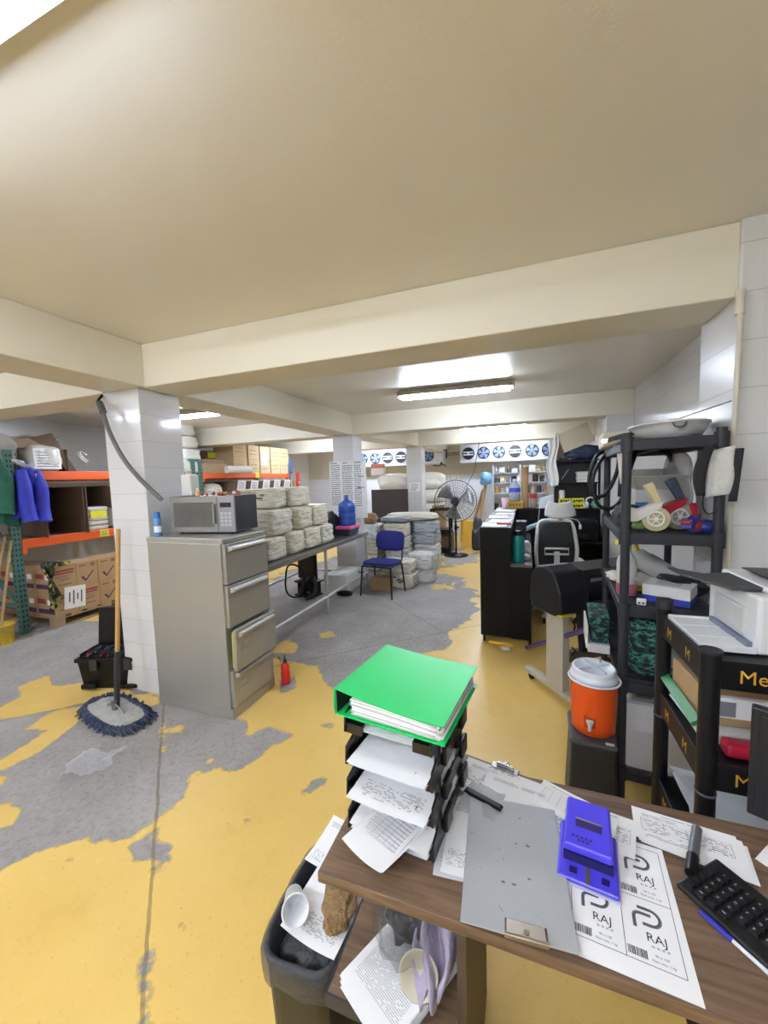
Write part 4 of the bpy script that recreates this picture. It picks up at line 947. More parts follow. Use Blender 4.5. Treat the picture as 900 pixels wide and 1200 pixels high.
cg.cyl((0, -.14, FZ), (0, -.128, FZ), .06, n=20)
cg.build('cage', WIRE, t)
t = thing('metal_stand', 'black square tube stand behind the pedestal fan', 'stand', (-1.78, 8.55, 0), rad(4))
for x in (-.2, .2):
    for y in (-.2, .2): MB().box(x-.022, x+.022, y-.022, y+.022, 0, .98).build('leg', BLACK, t)
for z in (.08, .5, .96):
    MB().box(-.2, .2, -.22, -.18, z-.02, z+.02).box(-.2, .2, .18, .22, z-.02, z+.02).box(-.22, -.18, -.2, .2, z-.02, z+.02).box(.18, .22, -.2, .2, z-.02, z+.02).build('frame', BLACK, t)
MB().box(-.2, .2, -.2, .2, .5, .52).build('shelf', M('55565a', .4, .5), t)
MB().box(-.2, .2, -.2, .2, .08, .1).build('shelf', M('2c2c2f', .4), t)
t = thing('wet_floor_sign', 'yellow folding caution sign on the floor behind the fan', 'sign', (-1.30, 9.35, 0), rad(5))
for s in (-1, 1):
    pp = MB().hexa([(-.16, s*.16-.01, 0), (.16, s*.16-.01, 0), (.16, s*.16+.01, 0), (-.16, s*.16+.01, 0)], [(-.11, s*.02-.01, .62), (.11, s*.02-.01, .62), (.11, s*.02+.01, .62), (-.11, s*.02+.01, .62)], 0)
    if s < 0: pp.at((0, -.0, 0)).add([(-.06, -.122, .2), (.06, -.122, .2), (0, -.088, .34)], [(0, 1, 2)], 1)
    pp.build('panel', [M('e0a81c', .45), BLACK], t, bevel=.006)
tag(MB().box(-.17, .17, -.15, .15, 0, .55).build('yellow_drum', M('c9a037', .5), loc=(-1.42, 10.1, .0), bevel=.03), 'dull yellow container standing behind the caution sign', 'container')

# far wall: evaporator coolers
EV = M('d4d6da', .35, .25, var=.08); FANR = M('23252b', .5); FANB = M('6f7fa0', .4); FAND = M('17181c', .5)
def evaporator(x0, x1, fans, label):
    t = thing('cooling_unit', label, 'cooling unit', ((x0+x1)/2, 10.95, 2.08), 0, 'cooling units high on the back wall')
    h = (x1-x0)/2
    MB().box(-h, h, .0, .40, .0, .46).box(-h-.02, h+.02, -.01, .42, -.03, 0.01).build('casing', EV, t, bevel=.006)
    for x, kind in fans:
        x -= (x0+x1)/2
        f = MB().tube([(x+.155*math.cos(a), -.012, .22+.155*math.sin(a)) for a in [i*PI/14 for i in range(28)]], .014, 6, closed=True)
        f.cyl((x, -.002, .22), (x, .0-.006, .22), .15, n=28, m=1)
        f = f.build('fan_ring', [FANR, FAND], t)
        g = MB()
        if kind:
            for k in range(5):
                a0 = 2*PI*k/5
                g.add([(x+.03*math.cos(a0), -.012, .22+.03*math.sin(a0)), (x+.14*math.cos(a0-.1), -.02, .22+.14*math.sin(a0-.1)), (x+.145*math.cos(a0+.35), -.012, .22+.145*math.sin(a0+.35)), (x+.13*math.cos(a0+.75), -.008, .22+.13*math.sin(a0+.75)), (x+.03*math.cos(a0+.9), -.008, .22+.03*math.sin(a0+.9))], [(0, 1, 2, 3, 4)])
            g.cyl((x, -.03, .22), (x, -.006, .22), .035, n=14)
            g.build('fan_blades', FANB, f, sol=.003)
        else:
            for dz in (-.05, .02): g.box(x-.14, x+.14, -.016, -.008, .22+dz, .22+dz+.035)
            g.cyl((x, -.03, .22), (x, -.006, .22), .03, n=12); g.build('mounting_bars', M('c9cbd0', .4), f)
    return t
evaporator(-5.0, -3.25, [(-4.66, 1), (-4.25, 1), (-3.86, 0), (-3.45, 0)], 'cooling unit with four round fans left of the farthest column')
evaporator(-3.0, -2.2, [(-2.63, 1)], 'cooling unit with one visible fan right of the farthest column')
evaporator(-1.72, .80, [(-1.50, 0), (-1.09, 1), (-.69, 1), (-.28, 0), (.14, 1), (.54, 1)], 'long cooling unit with six round fans above the back shelves')
t = thing('refrigeration_pipes', 'dark pipework and valves between the cooling units', 'pipes')
MB().tube([(-2.2, 10.9, 2.42), (-2.1, 10.9, 2.42), (-2.1, 10.9, 2.2), (-2.1, 10.9, 2.45)], .025, 8).build('vertical_pipe', M('4c3a34', .5), t)
for z in (2.28, 2.33): MB().tube([(-2.12, 10.92, z), (-1.74, 10.92, z+.02)], .014, 8).build('pipe', M('5d463c', .5), t)
MB().tube([(-2.5, 11.0, 2.02), (-2.35, 10.95, 2.0), (-2.2, 10.95, 2.04), (-2.15, 10.97, 1.98)], .016, 8, sub=4).cyl((-2.25, 10.93, 2.02), (-2.25, 10.93, 2.1), .03, n=12).build('valve', M('33302f', .5), t)
MB().tube([(-1.6, 10.9, 2.56), (-1.0, 10.9, 2.585), (-.4, 10.9, 2.62), (.2, 10.9, 2.62)], .022, 8, sub=4).build('top_pipe', M('6b665e', .5), t)
t = thing('ceiling_cable', 'grey cable dropping from the ceiling lamp towards the fan', 'cable')
MB().tube([(-.86, 7.95, 2.6), (-.87, 8.02, 2.4), (-.95, 8.12, 2.05), (-1.02, 8.2, 1.75), (-1.16, 8.25, 1.5), (-1.3, 8.27, 1.28)], .007, 6, sub=6).build('cable', M('55565a', .5), t)
MB().cyl((-.86, 7.95, 2.60), (-.87, 8.0, 2.42), .022, n=12).build('drop_pipe', M('d0cabb', .4), t)

# steel shelves against the back wall with clutter
t = thing('steel_shelves', 'grey steel shelves crammed with supplies against the back wall', 'shelf unit', (-.15, 10.95, 0))
for x in (-.68, .0, .68):
    for y in (-.2, .2): MB().box(x-.02, x+.02, y-.02, y+.02, 0, 1.95).build('post', M('b5b8bc', .4, .4), t)
for z in (.3, .75, 1.2, 1.48, 1.74): MB().box(-.7, .7, -.22, .22, z-.02, z).build('shelf_board', M('b9bcc0', .4, .4), t)
rr = random.Random(31)
cols = ['3a3c44', 'b8b9bd', '6d7078', 'd8cfb8', '8a6a48', 'c7a24a', '44506a', '9a9ca3', '6a5a50', 'e0e0e2', 'd9a860', '54463f']
KN = {'paint_can': 'can', 'supply_box': 'box', 'supply_bottle': 'bottle'}
for lv, z in enumerate((.75, 1.2, 1.48, 1.74)):
    x = -.66; k = 0
    while x < .6:
        kind = rr.choice(list(KN)); w = rr.uniform(.09, .17); h = rr.uniform(.09, .2); y = 10.83+rr.uniform(-.03, .05); m_ = M(rr.choice(cols), .5)
        if kind == 'supply_box': mb = MB().box(-w/2, w/2, -.1, .1, 0, h).box(-w/2+.01, w/2-.01, -.102, -.1, h*.3, h*.7, 1)
        elif kind == 'paint_can': mb = MB().lathe([(0, 0), (w*.45, 0), (w*.45, h), (w*.47, h), (w*.47, h+.008), (w*.4, h+.008), (0, h+.004)], 18)
        else: mb = MB().lathe([(0, 0), (w*.35, 0), (w*.36, h*.6), (w*.14, h*.85), (w*.14, h*1.05), (0, h*1.05)], 16)
        tag(mb.build(kind, [m_, PAPER], loc=(-.15+x+w/2, y, z)), f'small {kind.replace("_", " ")} in the clutter on the {["lowest", "second", "third", "top"][lv]} visible back shelf', KN[kind], f'clutter on the {["lowest", "second", "third", "top"][lv]} back shelf')
        x += w+.012; k += 1
tag(MB().cyl((-.55, 10.8, 1.83), (.05, 10.8, 1.83), .06, n=16).build('white_tube', M('d8d9db', .4), loc=(0, 0, 0)), 'long white tube lying across the top back shelf', 'tube') if 0 else None
tag(MB().soft(.3, .3, .36, n=8, p=2.6, noise=.14, seed=160).build('blue_plastic_bag', M('6f9fc4', .35, alpha=.95), loc=(-1.02, 10.72, 1.42)), 'light blue plastic bag hanging at the left end of the back shelves', 'bag')
tag(MB().cyl((-1.28, 10.55, 0), (-.98, 10.9, 1.75), .042, n=16).build('cardboard_roll', CARD), 'brown cardboard roll leaning on the left end of the back shelves', 'cardboard roll')
tag(MB().cyl((-1.45, 10.5, 0), (-1.1, 10.85, 1.3), .035, n=12).build('wooden_pole', M('8a6a48', .6)), 'thin brown pole leaning beside the cardboard roll at the back shelves', 'pole')
# floor clutter behind the counter at the far right
rr = random.Random(17)
for i in range(9):
    x, y = -1.05+.1*(i % 5)+rr.uniform(-.03, .03), 8.9+.35*(i // 5)+rr.uniform(-.05, .05); s = rr.uniform(.14, .24); h = rr.uniform(.35, .75)
    mb = MB().soft(s, s, h, n=6, p=rr.choice([3, 6]), noise=.06, seed=170+i)
    tag(mb.build('junk_bag', M(rr.choice(['2b2a2c', '6a3a34', '54463f', '3a3c44', 'a59c8f']), .5), loc=(x, y, 0)), 'dark bag in the heap of odds and ends beyond the black counter', 'bag', 'heap beyond the black counter')
# ================================================================ RIGHT: counter, chair, plotter, grey shelf
BLK = matte(M('09090a', .45, var=.2))
t = thing('reception_counter', 'tall black L shaped counter with a lower side ledge', 'counter', (-.43, 3.88, 0))
MB().box(0, .29, 0, 2.62, .07, 1.135).box(0, .295, -.004, 2.62, 1.135, 1.157).build('front_panel', BLK, t, bevel=.003)
MB().box(.29, .475, 0, .02, .06, .775).box(.29, .475, .02, 2.2, .755, .775).box(.455, .475, .02, .06, .06, .755).build('ledge_panel', BLK, t, bevel=.003)
MB().box(.288, .485, -.006, 2.2, .775, .80).build('ledge_top', M('55555a', .4), t, bevel=.003)
MB().box(.29, 1.42, 2.27, 2.62, .0, 1.135).box(.29, 1.42, 2.25, 2.62, 1.135, 1.157).build('rear_panel', BLK, t, bevel=.003)
MB().box(.475, 1.42, 1.7, 2.27, .735, .76).box(1.38, 1.42, 1.72, 2.27, 0, .735).build('desk_surface', BLK, t, bevel=.003)
for x, y in ((.02, .02), (.45, .02), (.02, 2.5)): MB().box(x, x+.025, y, y+.025, 0, .07).build('foot', BLK, t)
CTZ = 1.158
# on the counter
for i, (x, y, rz, st, lab) in enumerate(((-.42, 3.95, 3, 'few', 'white paper nearest the front end of the black counter'), (-.40, 4.30, -6, 'text', 'second white paper on the black counter, behind the red pen'),
    (-.41, 4.72, 5, 'few', 'third white paper along the black counter top'), (-.38, 5.1, -3, 'text', 'printed paper farther along the black counter top'))):
    sheet('loose_paper', .22 if i else .24, .30, (x, y, CTZ+.001+.001*i), rad(rz), st, 10+i, .004, label=lab, group='papers on the black counter')
tag(MB().box(0, .26, 0, .36, 0, .02).build('grey_folder', M('b5b3b4', .5), loc=(-.41, 5.45, CTZ), rz=rad(-4)), 'flat grey folder lying at the far end of the counter papers', 'folder')
t = thing('red_marker', 'red marker lying across the papers at the counter edge', 'marker', (-.16, 4.08, CTZ+.014), rad(172))
MB().cyl((-.02, 0, 0), (.08, 0, 0), .011, n=12).build('barrel', M('a81f2c', .4), t); MB().cyl((.08, 0, 0), (.125, 0, 0), .0115, .010, 12).build('cap', M('8c1822', .4), t)
t = thing('water_flask', 'teal metal water bottle with black lid on the counter ledge', 'bottle', (-.075, 4.02, .80))
MB().lathe([(0, 0), (.058, 0), (.06, .005), (.06, .215), (.056, .24), (.035, .262), (.033, .268)], 28).build('flask_body', M('12807f', .35, .2, var=.05), t)
MB().lathe([(.034, .264), (.036, .268), (.036, .305), (.03, .312), (0, .312)], 20).build('lid', BLACK, t)
MB().tube([(-.035, 0, .29), (-.03, 0, .325), (.03, 0, .325), (.055, 0, .29), (.06, 0, .25)], .006, 8, sub=5).build('carry_loop', BLACK, t)
tag(MB().soft(.09, .1, .16, n=7, p=2.6, noise=.15, seed=200).build('crumpled_wrapper', M('d8d7d6', .5), loc=(.0, 4.35, .801)), 'crumpled white wrapper on the ledge behind the teal bottle', 'wrapper')
tag(MB().soft(.07, .1, .06, n=7, p=2.6, noise=.15, seed=201).build('crumpled_wrapper', M('cfc9c0', .5), loc=(.0, 4.14, .801)), 'low crumpled paper beside the teal bottle on the ledge', 'wrapper')
t = thing('pen_holder', 'black pen cup with pens on the ledge behind the teal bottle', 'pen cup', (-.08, 4.6, .80))
MB().lathe([(.0, 0), (.045, 0), (.05, .16), (.045, .16), (.04, .01), (0, .01)], 18).build('cup', BLACK, t)
for i in range(5): MB().cyl((0, 0, .02), (.035*math.cos(i*1.3), .035*math.sin(i*1.3), .26+.02*(i % 2)), .005, n=8).build('pen', M(['3a2a5a', '22303a', '8a2a3a', '2a2a2c', '4a3a6a'][i], .4), t)
tag(MB().box(-.06, .06, -.1, .1, 0, .3).box(-.061, .061, -.101, -.1, .05, .12, 1).build('dark_carton', [M('1f1c28', .5), M('4a3a6a', .5)], loc=(-.06, 5.0, .8), bevel=.005), 'dark box on the ledge behind the pen cup', 'box')
# bottles etc on the far counter
def pet(name, loc, r, h, body, label_c, label, cap='dfe3ea', liquid=None):
    t = thing(name, label, 'bottle', loc)
    MB().lathe([(0, 0), (r*.9, 0), (r, h*.03), (r, h*.3), (r*.94, h*.34), (r, h*.38), (r, h*.62), (r*.85, h*.72), (r*.35, h*.9), (r*.3, h*.95)], 24).build('bottle_body', body, t)
    MB().lathe([(r*1.01, h*.4), (r*1.01, h*.6)], 24).build('label', label_c, t)
    MB().lathe([(r*.34, h*.93), (r*.34, h), (0, h)], 16).build('cap', M(cap, .4), t)
    if liquid: MB().lathe([(0, .004), (r*.95, .004), (r*.95, h*.32), (0, h*.32)], 20).build('liquid', liquid, t)
    return t
pet('water_bottle', (-.17, 6.34, CTZ+.11), .085, .33, M('c5ccd6', .1, alpha=.6), M('3d4fb4', .4), 'big clear water bottle with a blue label on the far counter', liquid=M('3a3440', .3))
pet('soda_bottle', (.10, 6.30, CTZ), .052, .36, M('a9a08a', .1, alpha=.7), M('b5262c', .4), 'soda bottle with red label on the far counter corner', 'b5262c', M('8f8450', .3))
t = thing('tape_box', 'yellow brown carton under the clear water bottle', 'box', (-.17, 6.30, CTZ), rad(8)); MB().box(-.11, .11, -.09, .09, 0, .105).build('carton_body', M('b0862f', .6), t, bevel=.003)
for i in range(4): MB().box(-.08+.045*i, -.06+.045*i, -.0915, -.0905, .03, .07).build('printed_mark', M('5a4420', .7), t)
tag(MB().lathe([(.04, 0), (.05, .16), (.045, .16), (0, .01)], 18).build('paper_cup', M('d9b8bb', .5), loc=(-.31, 6.22, CTZ)), 'pale pink cup at the left end of the far counter', 'cup')
tag(MB().lathe([(.052, 0), (.052, .62), (.048, .62), (.048, .0)], 24).build('cardboard_tube', M('9a7a55', .8), loc=(-.02, 6.36, CTZ)), 'upright brown cardboard tube on the far counter between two bottles', 'cardboard tube')
tag(MB().hexa([(0,0,0),(.21,0,0),(.21,.1,0),(0,.1,0)], [(.02,.02,.14),(.2,.02,.2),(.2,.09,.2),(.02,.09,.14)]).build('paper_bundle', M('d8dadd', .6, var=.1, scale=30), loc=(.17, 6.2, CTZ), bevel=.006), 'folded stack of white paper beside the black hutch', 'paper')
# black hutch on the rear counter
HX, HY = .40, 6.18
t = thing('black_hutch', 'black metal shelf unit standing on the rear counter', 'shelf unit', (HX, HY, CTZ))
for x in (0, .55):
    for y in (0, .28): MB().box(x, x+.03, y, y+.03, 0, .70).build('post', BLACK, t)
for z in (.35, .67): MB().box(0, .58, 0, .31, z, z+.022).build('shelf_board', BLACK, t)
MB().box(0.0, .58, .29, .31, .0, .68).build('back_panel', M('141419', .5), t)
MB().bar((.08, -.002, .42), (.17, -.002, .56), .012).build('brace', M('8c8c90', .4, .5), t)
for i, x in enumerate((0, .17)):
    for k in range(2):
        mb = MB().box(0, .16, 0, .1, 0, .07); rr = random.Random(i*3+k)
        for j in range(4): mb.box(.02+.032*j, .045+.032*j, -.001, 0, .015+.01*(j % 2), .05, 1)
        tag(mb.build('tape_carton', [M('d9cf2e', .5), BLACK], loc=(HX+.045+x, HY-.01-.0*k, CTZ+k*.072), bevel=.003), f'{"upper" if k else "lower"} yellow box with black print, {"right" if i else "left"} of the pair below the hutch', 'box', 'yellow boxes under the hutch')
t = thing('headphones', 'white over ear headphones on the rear counter beside the yellow boxes', 'headphones', (HX+.45, HY-.03, CTZ), rad(20))
for s in (-1, 1): MB().cyl((s*.045, 0, .05), (s*.075, 0, .05), .048, .042, 20).build('ear_cup', M('d9d9d8', .4), t)
MB().tube([(-.06, 0, .09), (-.05, 0, .135), (0, 0, .155), (.05, 0, .135), (.06, 0, .09)], .011, 8, sub=5).build('headband', M('d9d9d8', .4), t)
tag(MB().soft(.2, .14, .12, n=8, p=2.6, noise=.15, seed=210).build('green_cloth', M('6f9a7c', .8, bump=.3), loc=(HX+.56, HY-.06, CTZ)), 'pale green cloth on the rear counter right of the headphones', 'cloth')
tag(MB().soft(.2, .16, .13, n=7, p=2.8, noise=.12, seed=211).build('brown_pouch', M('6b4a36', .7), loc=(HX+.25, HY+.16, CTZ+.145-.144)), 'brown pouch at the back under the hutch shelf', 'pouch')
tag(MB().lathe([(.04, 0), (.04, .1), (.03, .115), (0, .115)], 16).build('white_jar', M('d8d4cc', .4), loc=(HX+.09, HY+.06, CTZ+.145)), 'small white jar standing on the left yellow boxes', 'jar')
for i in range(6):
    tag(MB().box(0, .26, 0, .2, 0, .024).build('paper_ream', M(['d6d2ca', 'c9c5bb'][i % 2], .7), loc=(HX+.29, HY-.0+.01*(i % 2), CTZ+.373+.025*i), rz=rad(1.5*(i % 3)-1)), f'{["bottom", "second", "third", "fourth", "fifth", "top"][i]} pale folder in the pile on the hutch shelf', 'folder', 'folders on the hutch shelf')
tag(MB().hexa([(0,0,0),(.42,0,.0),(.42,.2,0),(0,.2,0)], [(.0,0,.28),(.42,0,.28),(.42,.2,.28),(0,.2,.28)]).box(-.001, 0.0, 0, .2, 0, .28).build('white_box', M('bdb399', .6), loc=(HX+.12, HY+.02, CTZ+.80), rot=(0, rad(-22), 0), bevel=.004), 'tilted pale box on top of the black hutch', 'box')
tag(MB().soft(.46, .26, .22, n=9, p=2.8, noise=.1, seed=214).build('navy_bag', M('23304a', .5, bump=.4), loc=(HX+.36, HY+.14, CTZ+.69)), 'dark navy bag on top of the hutch under the pale box', 'bag')
tag(MB().box(0, .16, 0, .16, 0, .2).build('brown_box', M('9a6f45', .8), loc=(HX-.0, HY+.14, CTZ+.692+.12), bevel=.004), 'small brown box on top of the hutch behind the white cloth', 'box') 
tag(MB().box(0, .17, 0, .17, 0, .12).build('grey_box', M('8a8880', .8), loc=(HX-.005, HY+.13, CTZ+.692), bevel=.004), 'grey box on the hutch top left corner, under the brown box', 'box')
tag(MB().grid(lambda u, v: (-.11+.13*u+.02*math.sin(v*9), -.02*math.sin(u*12+v*3)-.03*v, .22-.62*v+.14*u*(1-v)+.02*math.sin(u*9)), 14, 18).build('white_cloth', M('dedcd4', .8, bump=.2), loc=(HX-.0, HY-.03, CTZ+.72), sol=.006), 'white cloth draped over the left end of the black hutch', 'cloth')
for i in range(7):
    tag(MB().soft(.05, .05, .035, n=5, p=2.5, noise=.15, seed=220+i).build('dark_scrap', M(['3a3430', '6a5a4a', '2a2a2e'][i % 3], .7), loc=(HX+.06+.032*i, HY+.03+.02*(i % 2), CTZ+.693)), 'small dark scrap in the clutter along the hutch top edge', 'scrap', 'scraps on the hutch top')
# things on the inner desk
t = thing('black_printer', 'black office machine on the inner desk right of the white chair', 'printer', (.36, 5.68, .76), rad(-3))
MB().box(0, .52, 0, .4, 0, .26).build('printer_body', BLK, t, bevel=.012); MB().box(.02, .5, .05, .38, .26, .285).build('lid', M('111114', .35), t, bevel=.006); MB().box(.1, .42, -.004, 0, .05, .1).build('paper_slot', M('0a0a0c', .4), t)
t = thing('white_cable', 'white charging cable with plug hanging over the black office machine', 'cable')
MB().tube([(.42, 5.60, 1.06), (.52, 5.62, 1.07), (.62, 5.60, 1.05), (.66, 5.6, .99)], .006, 6, sub=5).tube([(.40, 5.62, .98), (.39, 5.6, .88), (.43, 5.58, .80), (.48, 5.6, .85), (.48, 5.61, .97), (.44, 5.6, 1.03)], .006, 6, sub=5).build('cable', WHITEP, t)
MB().box(.645, .675, 5.58, 5.62, .93, .99).build('plug', WHITEP, t, bevel=.005)
t = thing('computer_tower', 'small black device on top of the black office machine', 'device', (.44, 5.78, 1.046)); MB().box(0, .2, 0, .16, 0, .1).build('device_body', M('1c1c20', .4), t, bevel=.006); MB().cyl((.1, -.002, .05), (.1, 0, .05), .02, n=14).build('button', M('44444a', .4), t)
tag(MB().cyl((-.09, 4.95, .97), (.42, 5.5, 1.12), .028, n=16).build('blue_tube', M('8fb3bd', .4)), 'pale blue plastic tube lying diagonally behind the white chair', 'tube')
tag(MB().tube([(.16, 5.6, .76), (.15, 5.62, .95), (.17, 5.9, 1.1), (.18, 6.1, 1.16)], .008, 6, sub=5).build('grey_cable', M('8c8c90', .5)), 'grey cable running up to the far counter behind the chair headrest', 'cable')
# office chair
t = thing('office_chair', 'white framed mesh office chair with headrest behind the counter', 'office chair', (.30, 4.62, 0), rad(6))
FRM = M('c4c3bd', .4); MESH_ = M('2d3234', .7, alpha=.8)
def bz(p): return Vector(p)
L0, L1 = [(-.17, -.02, .62), (-.205, -.06, .78), (-.195, -.04, .96), (-.155, .02, 1.13)], [(.17, -.02, .62), (.205, -.06, .78), (.195, -.04, .96), (.155, .02, 1.13)]
MB().tube([L0[0], L0[1], L0[2], L0[3], (0, .02, 1.145), L1[3], L1[2], L1[1], L1[0], (0, -.05, .60)], .02, 10, sub=5, closed=True).build('back_frame', FRM, t)
def meshS(u, v):
    w = .18+.02*math.sin(v*PI)-.03*v; return ((u*2-1)*w, -.02-.05*math.sin(v*PI*.8)+.03*v+.01, .62+.51*v)
MB().grid(meshS, 10, 14).build('back_mesh', MESH_, t, sol=.004)
MB().tube([(-.12, -.085, .79), (.12, -.085, .79), (.12, -.085, .85), (-.12, -.085, .85)], .012, 8, closed=True).build('lumbar_support', FRM, t)
MB().bar((0, -.1, .58), (.0, -.1, .82), .055, .02).bar((0, -.1, .60), (0, .05, .47), .05, .03).build('spine', FRM, t, bevel=.006)
MB().bar((.04, .02, 1.08), (.05, 0, 1.2), .045, .018).build('headrest_stem', FRM, t, bevel=.005)
def headS(u, v):
    a = (u-.5)*2; return (.04+a*.155*(1-.3*v*v), -.03-.05*(1-a*a)*(1-.5*v)+.04*v, 1.175+.16*v+.03*a*a)
MB().grid(headS, 14, 8).build('headrest', FRM, t, sol=.018)
MB().soft(.46, .46, .07, n=9, p=5, noise=0).build('seat', M('26282b', .8), t, loc=(0, .24, .44))
for s in (-1, 1):
    MB().tube([(s*.2, .12, .47), (s*.29, .12, .5), (s*.29, .1, .66)], .016, 8, sub=4).build('arm_post', FRM, t)
    MB().soft(.07, .26, .035, n=6, p=4, noise=0).build('armrest', M('b9b8b4', .5), t, loc=(s*.29, .16, .655))
MB().cyl((0, .2, .1), (0, .2, .44), .026, n=14).build('gas_lift', M('a9a8a4', .4), t)
for k in range(5):
    a = 2*PI*k/5+.5; e = Vector((.29*math.cos(a), .2+.29*math.sin(a), .075))
    l = MB().bar((0, .2, .12), e, .045, .03).build('base_spoke', FRM, t, bevel=.006)
    MB().cyl(e+Vector((-.012, 0, -.043)), e+Vector((.012, 0, -.043)), .032, n=14).build('caster', BLACK, l)
# plotter
t = thing('vinyl_plotter', 'black vinyl cutting plotter on a grey wheeled stand', 'plotter', (.227, 3.03, 0), rad(37))
PL = matte(M('18191c', .5, var=.1), .3)
prof = [(-.17, .70), (-.10, .665), (.11, .665), (.16, .72), (.15, .90), (.10, .985), (.0, 1.005), (-.10, .97), (-.165, .84)]
def endcap(mb, x0, x1):
    n = len(prof); vs = [(x0, y, z) for y, z in prof]+[(x1, y, z) for y, z in prof]
    mb.add(vs, [tuple(range(n)), tuple(range(2*n-1, n-1, -1))]+[(i, i+n, (i+1) % n+n, (i+1) % n) for i in range(n)])
mb = MB(); endcap(mb, -.14, .11); mb.build('left_end_cover', PL, t, bevel=.02, seg=3)
mb = MB(); endcap(mb, .72, .90); mb.build('right_end_cover', PL, t, bevel=.02, seg=3)
MB().box(.10, .73, -.02, .12, .70, .94).box(.10, .73, -.12, .12, .93, .975).box(.1, .73, -.13, -.02, .69, .74).build('carriage_bed', M('0c0d0f', .4), t, bevel=.006)
MB().text('TITAN 2', .05, (.30, -.022, .83), (PI/2, 0, 0), 0).build('printed_mark', M('8f9096', .4), t) if 0 else MB().box(.26, .44, -.024, -.02, .85, .875).build('printed_mark', M('8f9096', .4), t)
MB().box(-.13, -.03, -.172, -.12, .675, .69).build('yellow_sticker', M('c9b23a', .5), t)
for i in range(9): MB().box(-.115+.022*i, -.110+.022*i, -.01, .004, 1.0, 1.0065).build('vent_mark', M('c9cacc', .5), t)
SG = M('b2aca0', .45, .1, var=.1)
for x in (-.015, .80):
    MB().box(x-.03, x+.03, -.085, .085, .085, .665).build('stand_column', SG, t, bevel=.004)
    f = MB().box(x-.03, x+.03, -.36, .34, .05, .09).build('foot_bar', SG, t, bevel=.006)
    for y in (-.31, .29): MB().cyl((x-.012, y, .026), (x+.012, y, .026), .026, n=14).build('caster', BLACK, f)
MB().box(0, .8, -.02, .02, .26, .34).build('cross_bar', M('6b6058', .5), t)
MB().tube([(.02, -.1, .62), (.03, -.12, .58), (.02, -.1, .5)], .006, 6).tube([(.02, -.1, .42), (.035, -.12, .40), (.02, -.1, .36)], .006, 6).build('cable_clip', BLACK, t)
MB().hexa([(.16, -.06, .34), (.5, -.06, .34), (.5, -.02, .34), (.16, -.02, .34)], [(.12, -.1, .70), (.6, -.1, .70), (.6, -.02, .70), (.12, -.02, .70)]).build('media_basket', M('16181f', .7), t)
tag(MB().cyl((.0, 3.80, .022), (.372, 2.6, .705), .017, n=14).build('purple_pole', M('43347c', .4)), 'purple pole leaning from the counter foot to behind the plotter', 'pole')
tag(MB().tube([(-.34, 3.86, .012), (-.3, 3.83, .02), (-.2, 3.82, .022), (-.12, 3.84, .012)], .02, 8, sub=4).build('yellow_rag', M('d2a92e', .8, bump=.3)), 'yellow rag on the floor at the foot of the black counter', 'rag')
tag(MB().soft(.09, .07, .03, n=6, p=2.6, noise=.15, seed=230).build('white_scrap', M('cfcac0', .7), loc=(-.18, 3.74, 0)), 'white paper scrap on the floor before the counter', 'scrap')
tag(MB().cyl((.06, 3.95, .38), (.17, 3.99, .375), .016, n=10).cyl((.05, 3.95, .30), (.05, 3.95, .40), .01, n=8).build('blue_clamp', M('3f7fb8', .4)), 'small blue tool sticking out from the side of the counter', 'tool')

# grey plastic shelf
RX, RY, RZ = .44, 2.10, rad(-4.5)
t = thing('grey_shelf_unit', 'tall grey plastic shelf unit standing against the right column', 'shelf unit', (RX, RY, 0), RZ)
RK = matte(M('2c2d32', .5, var=.1), .3); RW, RD = .345, .86
TIERS = (.19, .64, 1.015, 1.365, 1.80)
for x in (0, RW):
    for y in (0, RD):
        p = MB().cyl((x, y, 0), (x, y, 1.83), .02, n=16).build('post', RK, t)
        for z in TIERS: MB().cyl((x, y, z-.055), (x, y, z+.012), .027, n=16).build('socket', RK, p)
for z in TIERS:
    mb = MB()
    mb.box(.018, RW-.018, -.018, .012, z-.05, z).box(.018, RW-.018, RD-.012, RD+.018, z-.05, z).box(-.018, .012, .018, RD-.018, z-.05, z).box(RW-.012, RW+.018, .018, RD-.018, z-.05, z)
    y = .03
    while y < RD-.03: mb.box(.01, RW-.01, y, y+.042, z-.014, z-.002); y += .055
    mb.box(.16, .18, .01, RD-.01, z-.04, z-.014)
    mb.build('shelf_panel', RK, t, bevel=.004)
RM = Matrix.Translation((RX, RY, 0)) @ Matrix.Rotation(RZ, 4, 'Z')
def rk(x, y, z): return RM @ Vector((x, y, z+.001))
# tier top
t = thing('white_tub', 'shallow white plastic baby tub on top of the grey shelf unit', 'tub', rk(.21, .30, 1.80), RZ)
MB().lathe([(0, 0), (.13, 0), (.17, .012), (.20, .05), (.207, .072), (.215, .073), (.216, .082), (.20, .084), (.165, .05), (.12, .02), (0, .015)], 36, sx=.78, sy=1.15).build('tub_body', M('d9d8d2', .35), t)
MB().tube([(-.025, -.238, .07), (-.015, -.248, .05), (.015, -.248, .05), (.025, -.238, .07)], .004, 6, sub=4).build('handle', M('4a4a4c', .4), t)
MB().box(-.1, .13, -.1, .17, .05, .095).build('inner_tray', M('cfcec8', .4), t, bevel=.01)
tag(MB().box(-.09, .09, -.16, .16, 0, .085).build('beige_box', M('c9c2ab', .6), loc=rk(.03, .62, 1.80), rz=RZ, bevel=.008), 'beige flat box behind the white tub on the shelf top', 'box')
